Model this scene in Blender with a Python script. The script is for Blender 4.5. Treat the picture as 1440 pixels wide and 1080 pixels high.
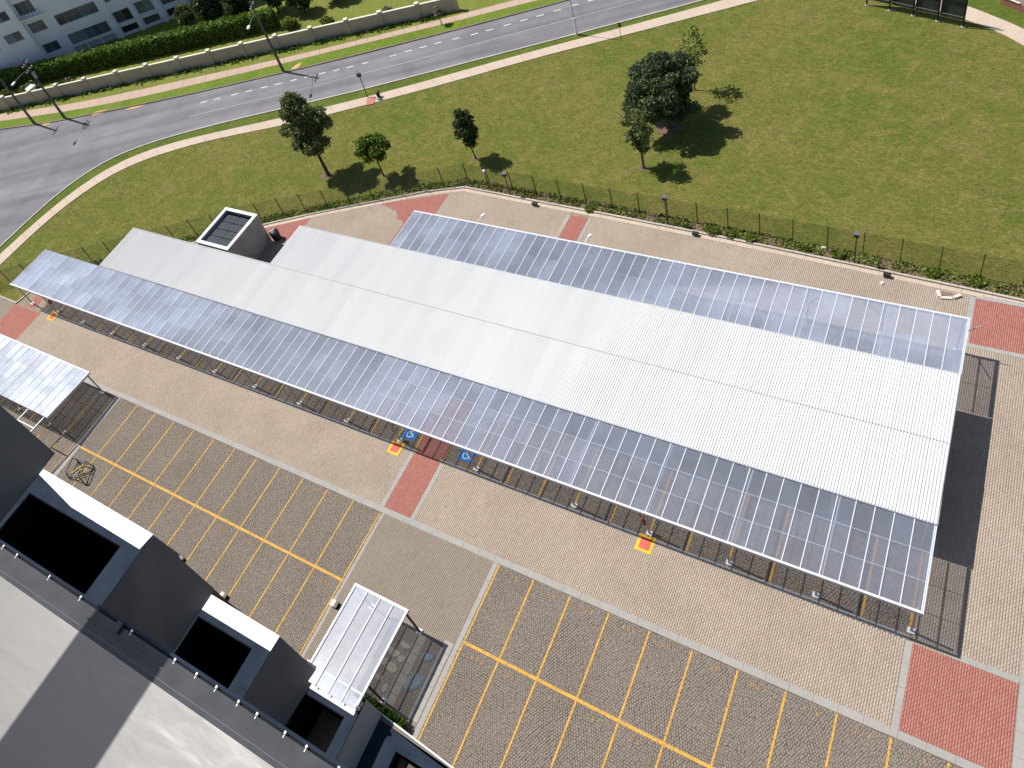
import bpy, math, random
import numpy as np
from mathutils import Matrix, Vector

for o in list(bpy.data.objects):
    bpy.data.objects.remove(o)
S = bpy.context.scene
COL = S.collection
R = random.Random(7)
NR = np.random.RandomState(11)

# ------------------------------------------------------------------ camera, sky, sun, exposure
cam_d = bpy.data.cameras.new('camera')
cam = bpy.data.objects.new('camera', cam_d)
COL.objects.link(cam)
S.camera = cam
F = 1169.47
cam_d.sensor_fit = 'HORIZONTAL'
cam_d.sensor_width = 36.0
cam_d.lens = F / 1440.0 * 36.0
cam_d.shift_x = 123.0 / 1440.0
cam_d.shift_y = -238.46 / 1440.0
cam_d.clip_start = 0.5
cam_d.clip_end = 6000
cam.matrix_world = (Matrix.Translation((20.601, -10.103, 52.763)) @ Matrix.Rotation(0.7784, 4, 'Z')
                    @ Matrix.Rotation(0.84867, 4, 'X') @ Matrix.Rotation(-0.38135, 4, 'Z'))

SUN_DIR = Vector((-0.600, 0.053, 1.0)).normalized()      # towards the sun
SUN_EL = math.asin(SUN_DIR.z)
W = bpy.data.worlds.new('World')
S.world = W
W.use_nodes = True
wn = W.node_tree.nodes
wl = W.node_tree.links
sky = wn.new('ShaderNodeTexSky')
sky.sky_type = 'NISHITA'
sky.sun_disc = False
sky.sun_elevation = SUN_EL
sky.sun_rotation = math.atan2(SUN_DIR.x, SUN_DIR.y)
sky.air_density = 1.0
sky.dust_density = 1.0
bg = wn['Background']
bg.inputs['Strength'].default_value = 0.068
wl.new(sky.outputs['Color'], bg.inputs['Color'])

sun_d = bpy.data.lights.new('sun', 'SUN')
sun = bpy.data.objects.new('sun', sun_d)
COL.objects.link(sun)
sun_d.energy = 4.2
sun_d.angle = math.radians(0.53)
sun_d.color = (1.0, 0.955, 0.89)
sun.rotation_euler = (-SUN_DIR).to_track_quat('-Z', 'Y').to_euler()
sun.location = (0, 0, 80)

S.view_settings.view_transform = 'Standard'
S.view_settings.look = 'None'
S.view_settings.gamma = 1
S.view_settings.use_curve_mapping = False
S.view_settings.exposure = 0.46
S.cycles.max_bounces = 6
S.cycles.transparent_max_bounces = 12
S.cycles.use_denoising = True


# ------------------------------------------------------------------ materials
MATS = {}


def nmat(name):
    m = bpy.data.materials.new(name)
    m.use_nodes = True
    MATS[name] = m
    nt = m.node_tree
    b = nt.nodes['Principled BSDF']
    return m, nt, b


def N(nt, t, **kw):
    n = nt.nodes.new(t)
    for k, v in kw.items():
        if k in n.inputs.keys():
            n.inputs[k].default_value = v
        else:
            setattr(n, k, v)
    return n


def ramp(nt, fac, stops):
    r = nt.nodes.new('ShaderNodeValToRGB')
    e = r.color_ramp.elements
    while len(e) < len(stops):
        e.new(0.5)
    for i, (p, c) in enumerate(stops):
        e[i].position = p
        e[i].color = (c[0], c[1], c[2], 1)
    nt.links.new(fac, r.inputs['Fac'])
    return r.outputs['Color']


def mix(nt, a, b, fac, blend='MIX'):
    m = nt.nodes.new('ShaderNodeMix')
    m.data_type = 'RGBA'
    m.blend_type = blend
    for sock, v in ((m.inputs[6], a), (m.inputs[7], b)):
        if isinstance(v, tuple):
            sock.default_value = (v[0], v[1], v[2], 1)
        else:
            nt.links.new(v, sock)
    if isinstance(fac, (int, float)):
        m.inputs[0].default_value = fac
    else:
        nt.links.new(fac, m.inputs[0])
    return m.outputs[2]


def noise(nt, scale, detail=4, rough=0.55, vec=None, dist=0.0):
    n = nt.nodes.new('ShaderNodeTexNoise')
    n.inputs['Scale'].default_value = scale
    n.inputs['Detail'].default_value = detail
    n.inputs['Roughness'].default_value = rough
    n.inputs['Distortion'].default_value = dist
    if vec is not None:
        nt.links.new(vec, n.inputs['Vector'])
    return n.outputs['Fac']


def gpos(nt, scale=(1, 1, 1)):
    g = nt.nodes.new('ShaderNodeNewGeometry')
    m = nt.nodes.new('ShaderNodeMapping')
    m.inputs['Scale'].default_value = scale
    nt.links.new(g.outputs['Position'], m.inputs['Vector'])
    return m.outputs['Vector'], g


def bump(nt, b, h, strength=0.3, dist=0.02):
    bp = nt.nodes.new('ShaderNodeBump')
    bp.inputs['Strength'].default_value = strength
    bp.inputs['Distance'].default_value = dist
    nt.links.new(h, bp.inputs['Height'])
    nt.links.new(bp.outputs['Normal'], b.inputs['Normal'])


def flat(name, col, rough=0.6, metal=0.0, var=0.12, scale=3.0, bumps=0.0, spec=0.4):
    m, nt, b = nmat(name)
    v, g = gpos(nt)
    f = noise(nt, scale, 5, 0.6, v)
    lo = tuple(max(0, c * (1 - var)) for c in col)
    hi = tuple(min(1, c * (1 + var)) for c in col)
    c = ramp(nt, f, [(0.3, lo), (0.7, hi)])
    nt.links.new(c, b.inputs['Base Color'])
    b.inputs['Roughness'].default_value = rough
    b.inputs['Metallic'].default_value = metal
    b.inputs['Specular IOR Level'].default_value = spec
    if bumps:
        bump(nt, b, noise(nt, scale * 8, 4, 0.6, v), bumps, 0.02)
    return m


def island(name, cols, rough=0.85, dirt=(0.72, 0.35), dcol=(0.6, 0.55, 0.5), grain=18.0, dscale=0.35, spots=None):
    """one colour per loose piece (paver, stone) plus worn, dirty patches that wander across the surface"""
    m, nt, b = nmat(name)
    v, g = gpos(nt)
    n = len(cols)
    c = ramp(nt, g.outputs['Random Per Island'], [((i + 0.5) / n, cols[i]) for i in range(n)])
    f = noise(nt, dscale, 6, 0.62, v, 0.6)
    patch = ramp(nt, f, [(0.38, (1, 1, 1)), (0.66, dcol)])
    c = mix(nt, c, patch, dirt[1], 'MULTIPLY')
    f2 = noise(nt, grain, 3, 0.7, v)
    c = mix(nt, c, ramp(nt, f2, [(0.3, (0.72, 0.72, 0.72)), (0.7, (1.2, 1.2, 1.2))]), 0.55, 'MULTIPLY')
    if spots:
        f3 = noise(nt, 2.6, 5, 0.7, v)
        c = mix(nt, c, spots, ramp(nt, f3, [(0.69, (0, 0, 0)), (0.74, (0.8, 0.8, 0.8))]))
    nt.links.new(c, b.inputs['Base Color'])
    b.inputs['Roughness'].default_value = rough
    b.inputs['Specular IOR Level'].default_value = 0.25
    bump(nt, b, f2, 0.35, 0.01)
    return m


island('sand_paver', [(0.39, 0.322, 0.255), (0.432, 0.358, 0.288), (0.455, 0.380, 0.308), (0.41, 0.343, 0.280), (0.437, 0.358, 0.280), (0.425, 0.340, 0.272)],
       dcol=(0.72, 0.71, 0.70), dirt=(0.72, 0.45), dscale=0.22)
island('worn_paver', [(0.285, 0.240, 0.192), (0.305, 0.257, 0.205), (0.32, 0.272, 0.22), (0.295, 0.25, 0.203)], dcol=(0.8, 0.8, 0.78))
island('red_paver', [(0.385, 0.150, 0.120), (0.41, 0.165, 0.134), (0.44, 0.186, 0.152), (0.395, 0.168, 0.14)],
       dcol=(0.92, 0.92, 0.9), spots=(0.52, 0.40, 0.35))
island('grey_slab', [(0.30, 0.285, 0.265), (0.335, 0.32, 0.30), (0.365, 0.35, 0.33)], dcol=(0.75, 0.73, 0.7))
island('cobble', [(0.225, 0.188, 0.155), (0.245, 0.206, 0.172), (0.26, 0.221, 0.185), (0.235, 0.198, 0.166), (0.25, 0.21, 0.176)],
       dcol=(0.74, 0.74, 0.73), dscale=0.22)
island('path_slab', [(0.44, 0.355, 0.275), (0.48, 0.39, 0.305), (0.51, 0.42, 0.335), (0.46, 0.38, 0.30)], dcol=(0.74, 0.72, 0.70), grain=6)
island('far_slab', [(0.40, 0.30, 0.235), (0.44, 0.33, 0.26), (0.47, 0.36, 0.285)], dcol=(0.75, 0.72, 0.7), grain=6)
island('kerb_stone', [(0.40, 0.36, 0.315), (0.45, 0.41, 0.36), (0.50, 0.455, 0.40)], dcol=(0.62, 0.6, 0.58), grain=5)
island('dark_kerb', [(0.16, 0.135, 0.105), (0.2, 0.17, 0.135), (0.25, 0.215, 0.17)], dcol=(0.6, 0.6, 0.58), grain=5)
island('flagstone', [(0.34, 0.29, 0.23), (0.40, 0.345, 0.275), (0.30, 0.27, 0.23)], grain=8)

# dark joint sand under the pavers
flat('joint_sand', (0.25, 0.205, 0.155), 0.95, var=0.25, scale=1.5, spec=0.1)
flat('dark_joint', (0.125, 0.106, 0.088), 0.95, var=0.35, scale=2.0, spec=0.1)
flat('soil', (0.15, 0.105, 0.07), 0.95, var=0.35, scale=2.5, bumps=0.6, spec=0.1)


def grass_mat(name, cols, streak=True, blot=0.12):
    m, nt, b = nmat(name)
    v, g = gpos(nt)
    big = noise(nt, blot, 5, 0.6, v, 0.5)
    mid = noise(nt, 0.55, 6, 0.72, v, 1.2)
    v2, _ = gpos(nt, (1.0, 2.3, 1.0))
    fine = noise(nt, 2.3, 7, 0.82, v2, 1.5)
    c = ramp(nt, big, [(0.32, cols[0]), (0.5, cols[1]), (0.68, cols[2])])
    c = mix(nt, c, cols[3], ramp(nt, mid, [(0.46, (0, 0, 0)), (0.68, (0.85, 0.85, 0.85))]))
    c = mix(nt, c, ramp(nt, fine, [(0.36, (0.40, 0.48, 0.36)), (0.5, (0.98, 0.98, 0.98)), (0.64, (1.65, 1.5, 1.45))]), 0.9, 'MULTIPLY')
    nt.links.new(c, b.inputs['Base Color'])
    b.inputs['Roughness'].default_value = 0.9
    b.inputs['Specular IOR Level'].default_value = 0.15
    bump(nt, b, fine, 0.9, 0.09)
    return m


grass_mat('lawn', [(0.092, 0.126, 0.018), (0.122, 0.136, 0.025), (0.152, 0.144, 0.035), (0.205, 0.170, 0.055)])
grass_mat('verge_grass', [(0.070, 0.105, 0.016), (0.088, 0.128, 0.018), (0.105, 0.142, 0.022), (0.13, 0.145, 0.03)], blot=0.25)
grass_mat('bright_verge', [(0.105, 0.165, 0.018), (0.125, 0.19, 0.022), (0.145, 0.205, 0.028), (0.17, 0.19, 0.04)], blot=0.25)
grass_mat('garden_grass', [(0.135, 0.17, 0.03), (0.16, 0.19, 0.034), (0.18, 0.2, 0.042), (0.19, 0.18, 0.055)], blot=0.3)

# asphalt
m, nt, b = nmat('asphalt')
v, g = gpos(nt)
f = noise(nt, 0.16, 5, 0.6, v, 1.0)
vs, _ = gpos(nt, (0.5, 0.08, 1))
tr = nt.nodes.new('ShaderNodeVectorRotate')
tr.rotation_type = 'Z_AXIS'
tr.inputs['Angle'].default_value = math.radians(-30)
gg = nt.nodes.new('ShaderNodeNewGeometry')
nt.links.new(gg.outputs['Position'], tr.inputs['Vector'])
mp = nt.nodes.new('ShaderNodeMapping')
mp.inputs['Scale'].default_value = (0.03, 0.55, 1)
nt.links.new(tr.outputs['Vector'], mp.inputs['Vector'])
lanes = noise(nt, 1.0, 3, 0.5, mp.outputs['Vector'])
c = ramp(nt, f, [(0.3, (0.150, 0.145, 0.156)), (0.55, (0.190, 0.184, 0.198)), (0.75, (0.215, 0.208, 0.220))])
c = mix(nt, c, ramp(nt, lanes, [(0.35, (0.72, 0.72, 0.74)), (0.6, (1.1, 1.1, 1.1))]), 0.8, 'MULTIPLY')
f2 = noise(nt, 30, 3, 0.8, v)
c = mix(nt, c, ramp(nt, f2, [(0.3, (0.7, 0.7, 0.7)), (0.7, (1.25, 1.25, 1.25))]), 0.5, 'MULTIPLY')
nt.links.new(c, b.inputs['Base Color'])
b.inputs['Roughness'].default_value = 0.85
b.inputs['Specular IOR Level'].default_value = 0.3
bump(nt, b, f2, 0.4, 0.01)


def paint(name, col, under, wear=(0.60, 0.72), scale=9.0):
    m, nt, b = nmat(name)
    v, g = gpos(nt)
    f = noise(nt, scale, 5, 0.75, v)
    f2 = noise(nt, 1.2, 3, 0.6, v)
    cc = ramp(nt, f2, [(0.3, tuple(x * 0.82 for x in col)), (0.7, tuple(min(1, x * 1.08) for x in col))])
    c = mix(nt, cc, under, ramp(nt, f, [(wear[0], (0, 0, 0)), (wear[1], (0.85, 0.85, 0.85))]))
    nt.links.new(c, b.inputs['Base Color'])
    b.inputs['Roughness'].default_value = 0.7
    b.inputs['Specular IOR Level'].default_value = 0.3
    return m


paint('yellow_paint', (0.60, 0.335, 0.052), (0.2, 0.15, 0.09), wear=(0.50, 0.66), scale=6)
paint('worn_yellow', (0.55, 0.30, 0.045), (0.2, 0.165, 0.12), wear=(0.36, 0.54), scale=8)
paint('bright_yellow', (0.74, 0.45, 0.03), (0.5, 0.34, 0.05), wear=(0.66, 0.8))
paint('red_floor_paint', (0.52, 0.115, 0.08), (0.4, 0.12, 0.09), wear=(0.64, 0.8))
paint('blue_floor_paint', (0.012, 0.19, 0.56), (0.03, 0.12, 0.3), wear=(0.62, 0.78))
paint('white_line', (0.62, 0.62, 0.60), (0.2, 0.2, 0.2), wear=(0.56, 0.7))
paint('faded_line', (0.31, 0.31, 0.31), (0.2, 0.2, 0.2), wear=(0.45, 0.62), scale=4)
paint('white_floor_paint', (0.75, 0.76, 0.76), (0.4, 0.45, 0.5), wear=(0.64, 0.8))

# white corrugated roof metal
m, nt, b = nmat('white_roof')
v, g = gpos(nt)
vy, _ = gpos(nt, (1.2, 0.25, 1))
f = noise(nt, 1.0, 5, 0.6, vy, 0.4)
f2 = noise(nt, 0.12, 4, 0.6, v)
c = ramp(nt, f, [(0.3, (0.60, 0.602, 0.605)), (0.7, (0.635, 0.637, 0.64))])
c = mix(nt, c, ramp(nt, f2, [(0.3, (0.96, 0.96, 0.965)), (0.7, (1.02, 1.02, 1.02))]), 0.8, 'MULTIPLY')
oi = nt.nodes.new('ShaderNodeObjectInfo')
c = mix(nt, c, ramp(nt, oi.outputs['Random'], [(0.0, (0.95, 0.95, 0.955)), (1.0, (1.03, 1.03, 1.03))]), 0.8, 'MULTIPLY')
nt.links.new(c, b.inputs['Base Color'])
b.inputs['Roughness'].default_value = 0.5
b.inputs['Specular IOR Level'].default_value = 0.35

# clear plastic roofing panel: mostly clear, a little milky; the longer slanting path through it looks milkier, the skin reflects the sky
m, nt, b = nmat('clear_panel')
nt.nodes.remove(b)
out = nt.nodes['Material Output']
tr = N(nt, 'ShaderNodeBsdfTransparent')
tr.inputs['Color'].default_value = (0.89, 0.90, 0.935, 1)
v, g = gpos(nt)
f = noise(nt, 0.35, 3, 0.5, v, 0.3)
fsm = noise(nt, 1.7, 4, 0.6, v, 0.8)
lw = N(nt, 'ShaderNodeLayerWeight')
lw.inputs['Blend'].default_value = 0.5
mr = N(nt, 'ShaderNodeMapRange')
mr.name = 'milk'
mr.inputs['From Min'].default_value = 0.08
mr.inputs['From Max'].default_value = 0.52
mr.inputs['To Min'].default_value = 0.055
mr.inputs['To Max'].default_value = 0.52
nt.links.new(lw.outputs['Facing'], mr.inputs['Value'])
ml = N(nt, 'ShaderNodeMath', operation='MULTIPLY')
nt.links.new(mr.outputs['Result'], ml.inputs[0])
sc_ = N(nt, 'ShaderNodeMapRange')
sc_.inputs['From Min'].default_value = 0.3
sc_.inputs['From Max'].default_value = 0.7
sc_.inputs['To Min'].default_value = 0.75
sc_.inputs['To Max'].default_value = 1.3
nt.links.new(f, sc_.inputs['Value'])
nt.links.new(sc_.outputs['Result'], ml.inputs[1])
oi = nt.nodes.new('ShaderNodeObjectInfo')
sc2 = N(nt, 'ShaderNodeMapRange')
sc2.inputs['To Min'].default_value = 0.8
sc2.inputs['To Max'].default_value = 1.25
nt.links.new(oi.outputs['Random'], sc2.inputs['Value'])
ml2 = N(nt, 'ShaderNodeMath', operation='MULTIPLY')
nt.links.new(ml.outputs[0], ml2.inputs[0])
nt.links.new(sc2.outputs['Result'], ml2.inputs[1])
df = N(nt, 'ShaderNodeBsdfDiffuse')
nt.links.new(ramp(nt, fsm, [(0.3, (0.46, 0.535, 0.72)), (0.7, (0.58, 0.64, 0.80))]), df.inputs['Color'])
tl = N(nt, 'ShaderNodeBsdfTranslucent')
tl.inputs['Color'].default_value = (0.78, 0.80, 0.85, 1)
mt = N(nt, 'ShaderNodeMixShader')
mt.inputs['Fac'].default_value = 0.16
nt.links.new(tr.outputs[0], mt.inputs[1])
nt.links.new(tl.outputs[0], mt.inputs[2])
mx = N(nt, 'ShaderNodeMixShader')
nt.links.new(ml2.outputs[0], mx.inputs['Fac'])
nt.links.new(mt.outputs[0], mx.inputs[1])
nt.links.new(df.outputs[0], mx.inputs[2])
gl = N(nt, 'ShaderNodeBsdfGlossy')
gl.inputs['Roughness'].default_value = 0.07
gl.inputs['Color'].default_value = (1, 1, 1, 1)
fr = N(nt, 'ShaderNodeFresnel')
fr.inputs['IOR'].default_value = 1.55
mx2 = N(nt, 'ShaderNodeMixShader')
nt.links.new(fr.outputs[0], mx2.inputs['Fac'])
nt.links.new(mx.outputs[0], mx2.inputs[1])
nt.links.new(gl.outputs[0], mx2.inputs[2])
nt.links.new(mx2.outputs[0], out.inputs['Surface'])

MATS['milky_panel'] = MATS['clear_panel'].copy()      # older, hazier sheets of the left-hand canopy
MATS['milky_panel'].name = 'milky_panel'
_mk = MATS['milky_panel'].node_tree.nodes['milk']
_mk.inputs['To Min'].default_value = 0.20
_mk.inputs['To Max'].default_value = 0.80
for _n in MATS['milky_panel'].node_tree.nodes:
    if _n.type == 'VALTORGB':
        _n.color_ramp.elements[0].color = (0.60, 0.66, 0.80, 1)
        _n.color_ramp.elements[1].color = (0.78, 0.82, 0.90, 1)
flat('white_metal', (0.60, 0.63, 0.69), 0.45, var=0.06, scale=4)
flat('galv_post', (0.42, 0.41, 0.39), 0.5, var=0.12, scale=4)
flat('white_coping', (0.80, 0.80, 0.80), 0.6, var=0.05, scale=0.9, bumps=0.05)
flat('slate_and_shade', (0.022, 0.032, 0.050), 0.85, var=0.22, scale=0.8, spec=0.06)  # slate tone for trim and slats; on terrace caps it paints in shade
flat('charcoal_wall', (0.175, 0.163, 0.153), 0.85, var=0.07, scale=0.5, spec=0.1)
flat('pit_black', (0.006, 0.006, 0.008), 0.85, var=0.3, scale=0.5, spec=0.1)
flat('light_grey_wall', (0.40, 0.40, 0.41), 0.7, var=0.05, scale=0.8)
m, nt, b = nmat('roof_metal')
v, g = gpos(nt)
vx, _ = gpos(nt, (0.35, 1.4, 1))
f = noise(nt, 0.8, 6, 0.6, vx, 0.7)
c = ramp(nt, f, [(0.28, (0.115, 0.113, 0.114)), (0.5, (0.142, 0.139, 0.137)), (0.74, (0.18, 0.174, 0.167))])
nt.links.new(c, b.inputs['Base Color'])
b.inputs['Metallic'].default_value = 0.0
b.inputs['Specular IOR Level'].default_value = 0.33
nt.links.new(ramp(nt, f, [(0.3, (0.36, 0.36, 0.36)), (0.7, (0.48, 0.48, 0.48))]), b.inputs['Roughness'])
bump(nt, b, noise(nt, 0.5, 3, 0.5, vx, 0.5), 0.25, 0.08)
flat('gutter_metal', (0.062, 0.065, 0.073), 0.7, var=0.15, scale=0.8, spec=0.12)
flat('gutter_dark', (0.012, 0.013, 0.016), 0.8, var=0.2, scale=1, spec=0.1)
flat('bracket_white', (0.75, 0.75, 0.75), 0.4, var=0.05)
flat('grey_concrete', (0.40, 0.375, 0.355), 0.85, var=0.18, scale=1.2, bumps=0.15)
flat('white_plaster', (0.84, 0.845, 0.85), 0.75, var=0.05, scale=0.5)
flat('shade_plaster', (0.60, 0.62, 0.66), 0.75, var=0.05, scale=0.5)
flat('cream_wall', (0.44, 0.385, 0.30), 0.85, var=0.12, scale=0.7, bumps=0.1)
flat('cream_cap', (0.68, 0.62, 0.51), 0.8, var=0.08, scale=1.2)
m, nt, b = nmat('window_glass')
v, g = gpos(nt)
oi = nt.nodes.new('ShaderNodeObjectInfo')
c = ramp(nt, oi.outputs['Random'], [(0.0, (0.02, 0.024, 0.03)), (0.5, (0.10, 0.115, 0.12)), (1.0, (0.24, 0.26, 0.26))])
nt.links.new(c, b.inputs['Base Color'])
b.inputs['Roughness'].default_value = 0.12
b.inputs['Specular IOR Level'].default_value = 0.6
flat('window_frame', (0.30, 0.31, 0.33), 0.5, var=0.05)
flat('black_metal', (0.018, 0.019, 0.02), 0.5, var=0.2)
flat('fence_green', (0.018, 0.028, 0.02), 0.55, var=0.2)
flat('pole_concrete', (0.105, 0.098, 0.09), 0.8, var=0.2, scale=1.5)
flat('pole_steel', (0.33, 0.33, 0.34), 0.45, metal=0.5, var=0.1)
flat('lamp_white', (0.75, 0.75, 0.74), 0.4, var=0.04)
flat('bark', (0.10, 0.075, 0.055), 0.9, var=0.35, scale=6, bumps=0.5)
flat('pale_bark', (0.17, 0.14, 0.11), 0.9, var=0.3, scale=6, bumps=0.4)
flat('extinguisher_red', (0.30, 0.012, 0.015), 0.35, var=0.1)
flat('sign_red', (0.34, 0.02, 0.022), 0.5, var=0.1)
flat('yellow_metal', (0.55, 0.42, 0.10), 0.5, var=0.1)
m, nt, b = nmat('blocker_screen')  # for the added shadow blocker; its see-through share sets the band's tone
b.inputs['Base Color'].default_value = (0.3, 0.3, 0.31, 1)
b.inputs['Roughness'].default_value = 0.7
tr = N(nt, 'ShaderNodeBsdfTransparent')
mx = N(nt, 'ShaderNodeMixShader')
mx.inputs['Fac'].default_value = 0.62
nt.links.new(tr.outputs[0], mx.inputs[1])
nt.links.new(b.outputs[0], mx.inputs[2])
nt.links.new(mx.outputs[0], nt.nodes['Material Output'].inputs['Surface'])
flat('dark_board', (0.036, 0.042, 0.040), 0.6, var=0.3, scale=1.1)
flat('grey_tube', (0.11, 0.115, 0.12), 0.5, var=0.1)
flat('grey_tube_light', (0.22, 0.22, 0.23), 0.5, var=0.15)
flat('brick_red_wall', (0.30, 0.135, 0.105), 0.85, var=0.15, scale=1.0)
flat('terrace_brown', (0.20, 0.13, 0.115), 0.85, var=0.15, scale=1.0)
flat('broken_concrete', (0.62, 0.56, 0.48), 0.85, var=0.15, scale=6, bumps=0.3)
flat('plastic_film', (0.17, 0.20, 0.22), 0.6, var=0.15, scale=3)
flat('vent_slat', (0.075, 0.085, 0.10), 0.4, var=0.2, scale=3)
flat('orange_soil', (0.5, 0.32, 0.16), 0.9, var=0.2, scale=3)


def leaf_mat(name, lo, mid, hi):
    m, nt, b = nmat(name)
    v, g = gpos(nt)
    c = ramp(nt, g.outputs['Random Per Island'], [(0.0, lo), (0.55, mid), (1.0, hi)])
    f = noise(nt, 0.9, 3, 0.6, v)
    c = mix(nt, c, ramp(nt, f, [(0.3, (0.75, 0.78, 0.75)), (0.7, (1.2, 1.18, 1.05))]), 0.7, 'MULTIPLY')
    nt.links.new(c, b.inputs['Base Color'])
    b.inputs['Roughness'].default_value = 0.55
    b.inputs['Specular IOR Level'].default_value = 0.3
    out = nt.nodes['Material Output']
    tl = nt.nodes.new('ShaderNodeBsdfTranslucent')
    nt.links.new(c, tl.inputs['Color'])
    mx = nt.nodes.new('ShaderNodeMixShader')
    mx.inputs['Fac'].default_value = 0.32
    nt.links.new(b.outputs[0], mx.inputs[1])
    nt.links.new(tl.outputs[0], mx.inputs[2])
    nt.links.new(mx.outputs[0], out.inputs['Surface'])
    return m


leaf_mat('leaf_olive', (0.082, 0.108, 0.036), (0.14, 0.172, 0.058), (0.225, 0.25, 0.10))
leaf_mat('leaf_bright', (0.055, 0.105, 0.014), (0.11, 0.185, 0.02), (0.20, 0.28, 0.035))
leaf_mat('leaf_dark', (0.036, 0.062, 0.027), (0.082, 0.120, 0.054), (0.18, 0.22, 0.115))
leaf_mat('leaf_deep', (0.030, 0.050, 0.015), (0.062, 0.086, 0.025), (0.11, 0.14, 0.042))
leaf_mat('leaf_sparse', (0.10, 0.15, 0.025), (0.16, 0.22, 0.04), (0.24, 0.28, 0.06))
leaf_mat('leaf_hedge', (0.075, 0.135, 0.016), (0.125, 0.21, 0.024), (0.21, 0.30, 0.045))
leaf_mat('leaf_garden', (0.055, 0.085, 0.018), (0.10, 0.135, 0.03), (0.19, 0.2, 0.06))
leaf_mat('leaf_weed', (0.095, 0.145, 0.022), (0.155, 0.215, 0.03), (0.25, 0.27, 0.065))
leaf_mat('leaf_flower', (0.25, 0.21, 0.16), (0.33, 0.28, 0.22), (0.12, 0.13, 0.05))
leaf_mat('leaf_bush', (0.05, 0.10, 0.012), (0.085, 0.16, 0.018), (0.13, 0.22, 0.03))
leaf_mat('tuft', (0.09, 0.115, 0.018), (0.145, 0.145, 0.032), (0.27, 0.22, 0.08))


# ------------------------------------------------------------------ object helpers
def link(o, parent=None, loc=None):
    COL.objects.link(o)
    if parent is not None:
        o.parent = parent
    if loc is not None:
        o.location = loc
    return o


def tag(o, label=None, cat=None, group=None, kind=None):
    if label:
        o['label'] = label
    if cat:
        o['category'] = cat
    if group:
        o['group'] = group
    if kind:
        o['kind'] = kind
    return o


def thing(name, label, cat, loc=(0, 0, 0), rz=0.0, group=None):
    o = bpy.data.objects.new(name, None)
    o.empty_display_size = 0.3
    link(o, None, loc)
    o.rotation_euler = (0, 0, rz)
    return tag(o, label, cat, group)


def root_of(p):
    while p is not None and p.parent is not None:
        p = p.parent
    return p


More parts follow.
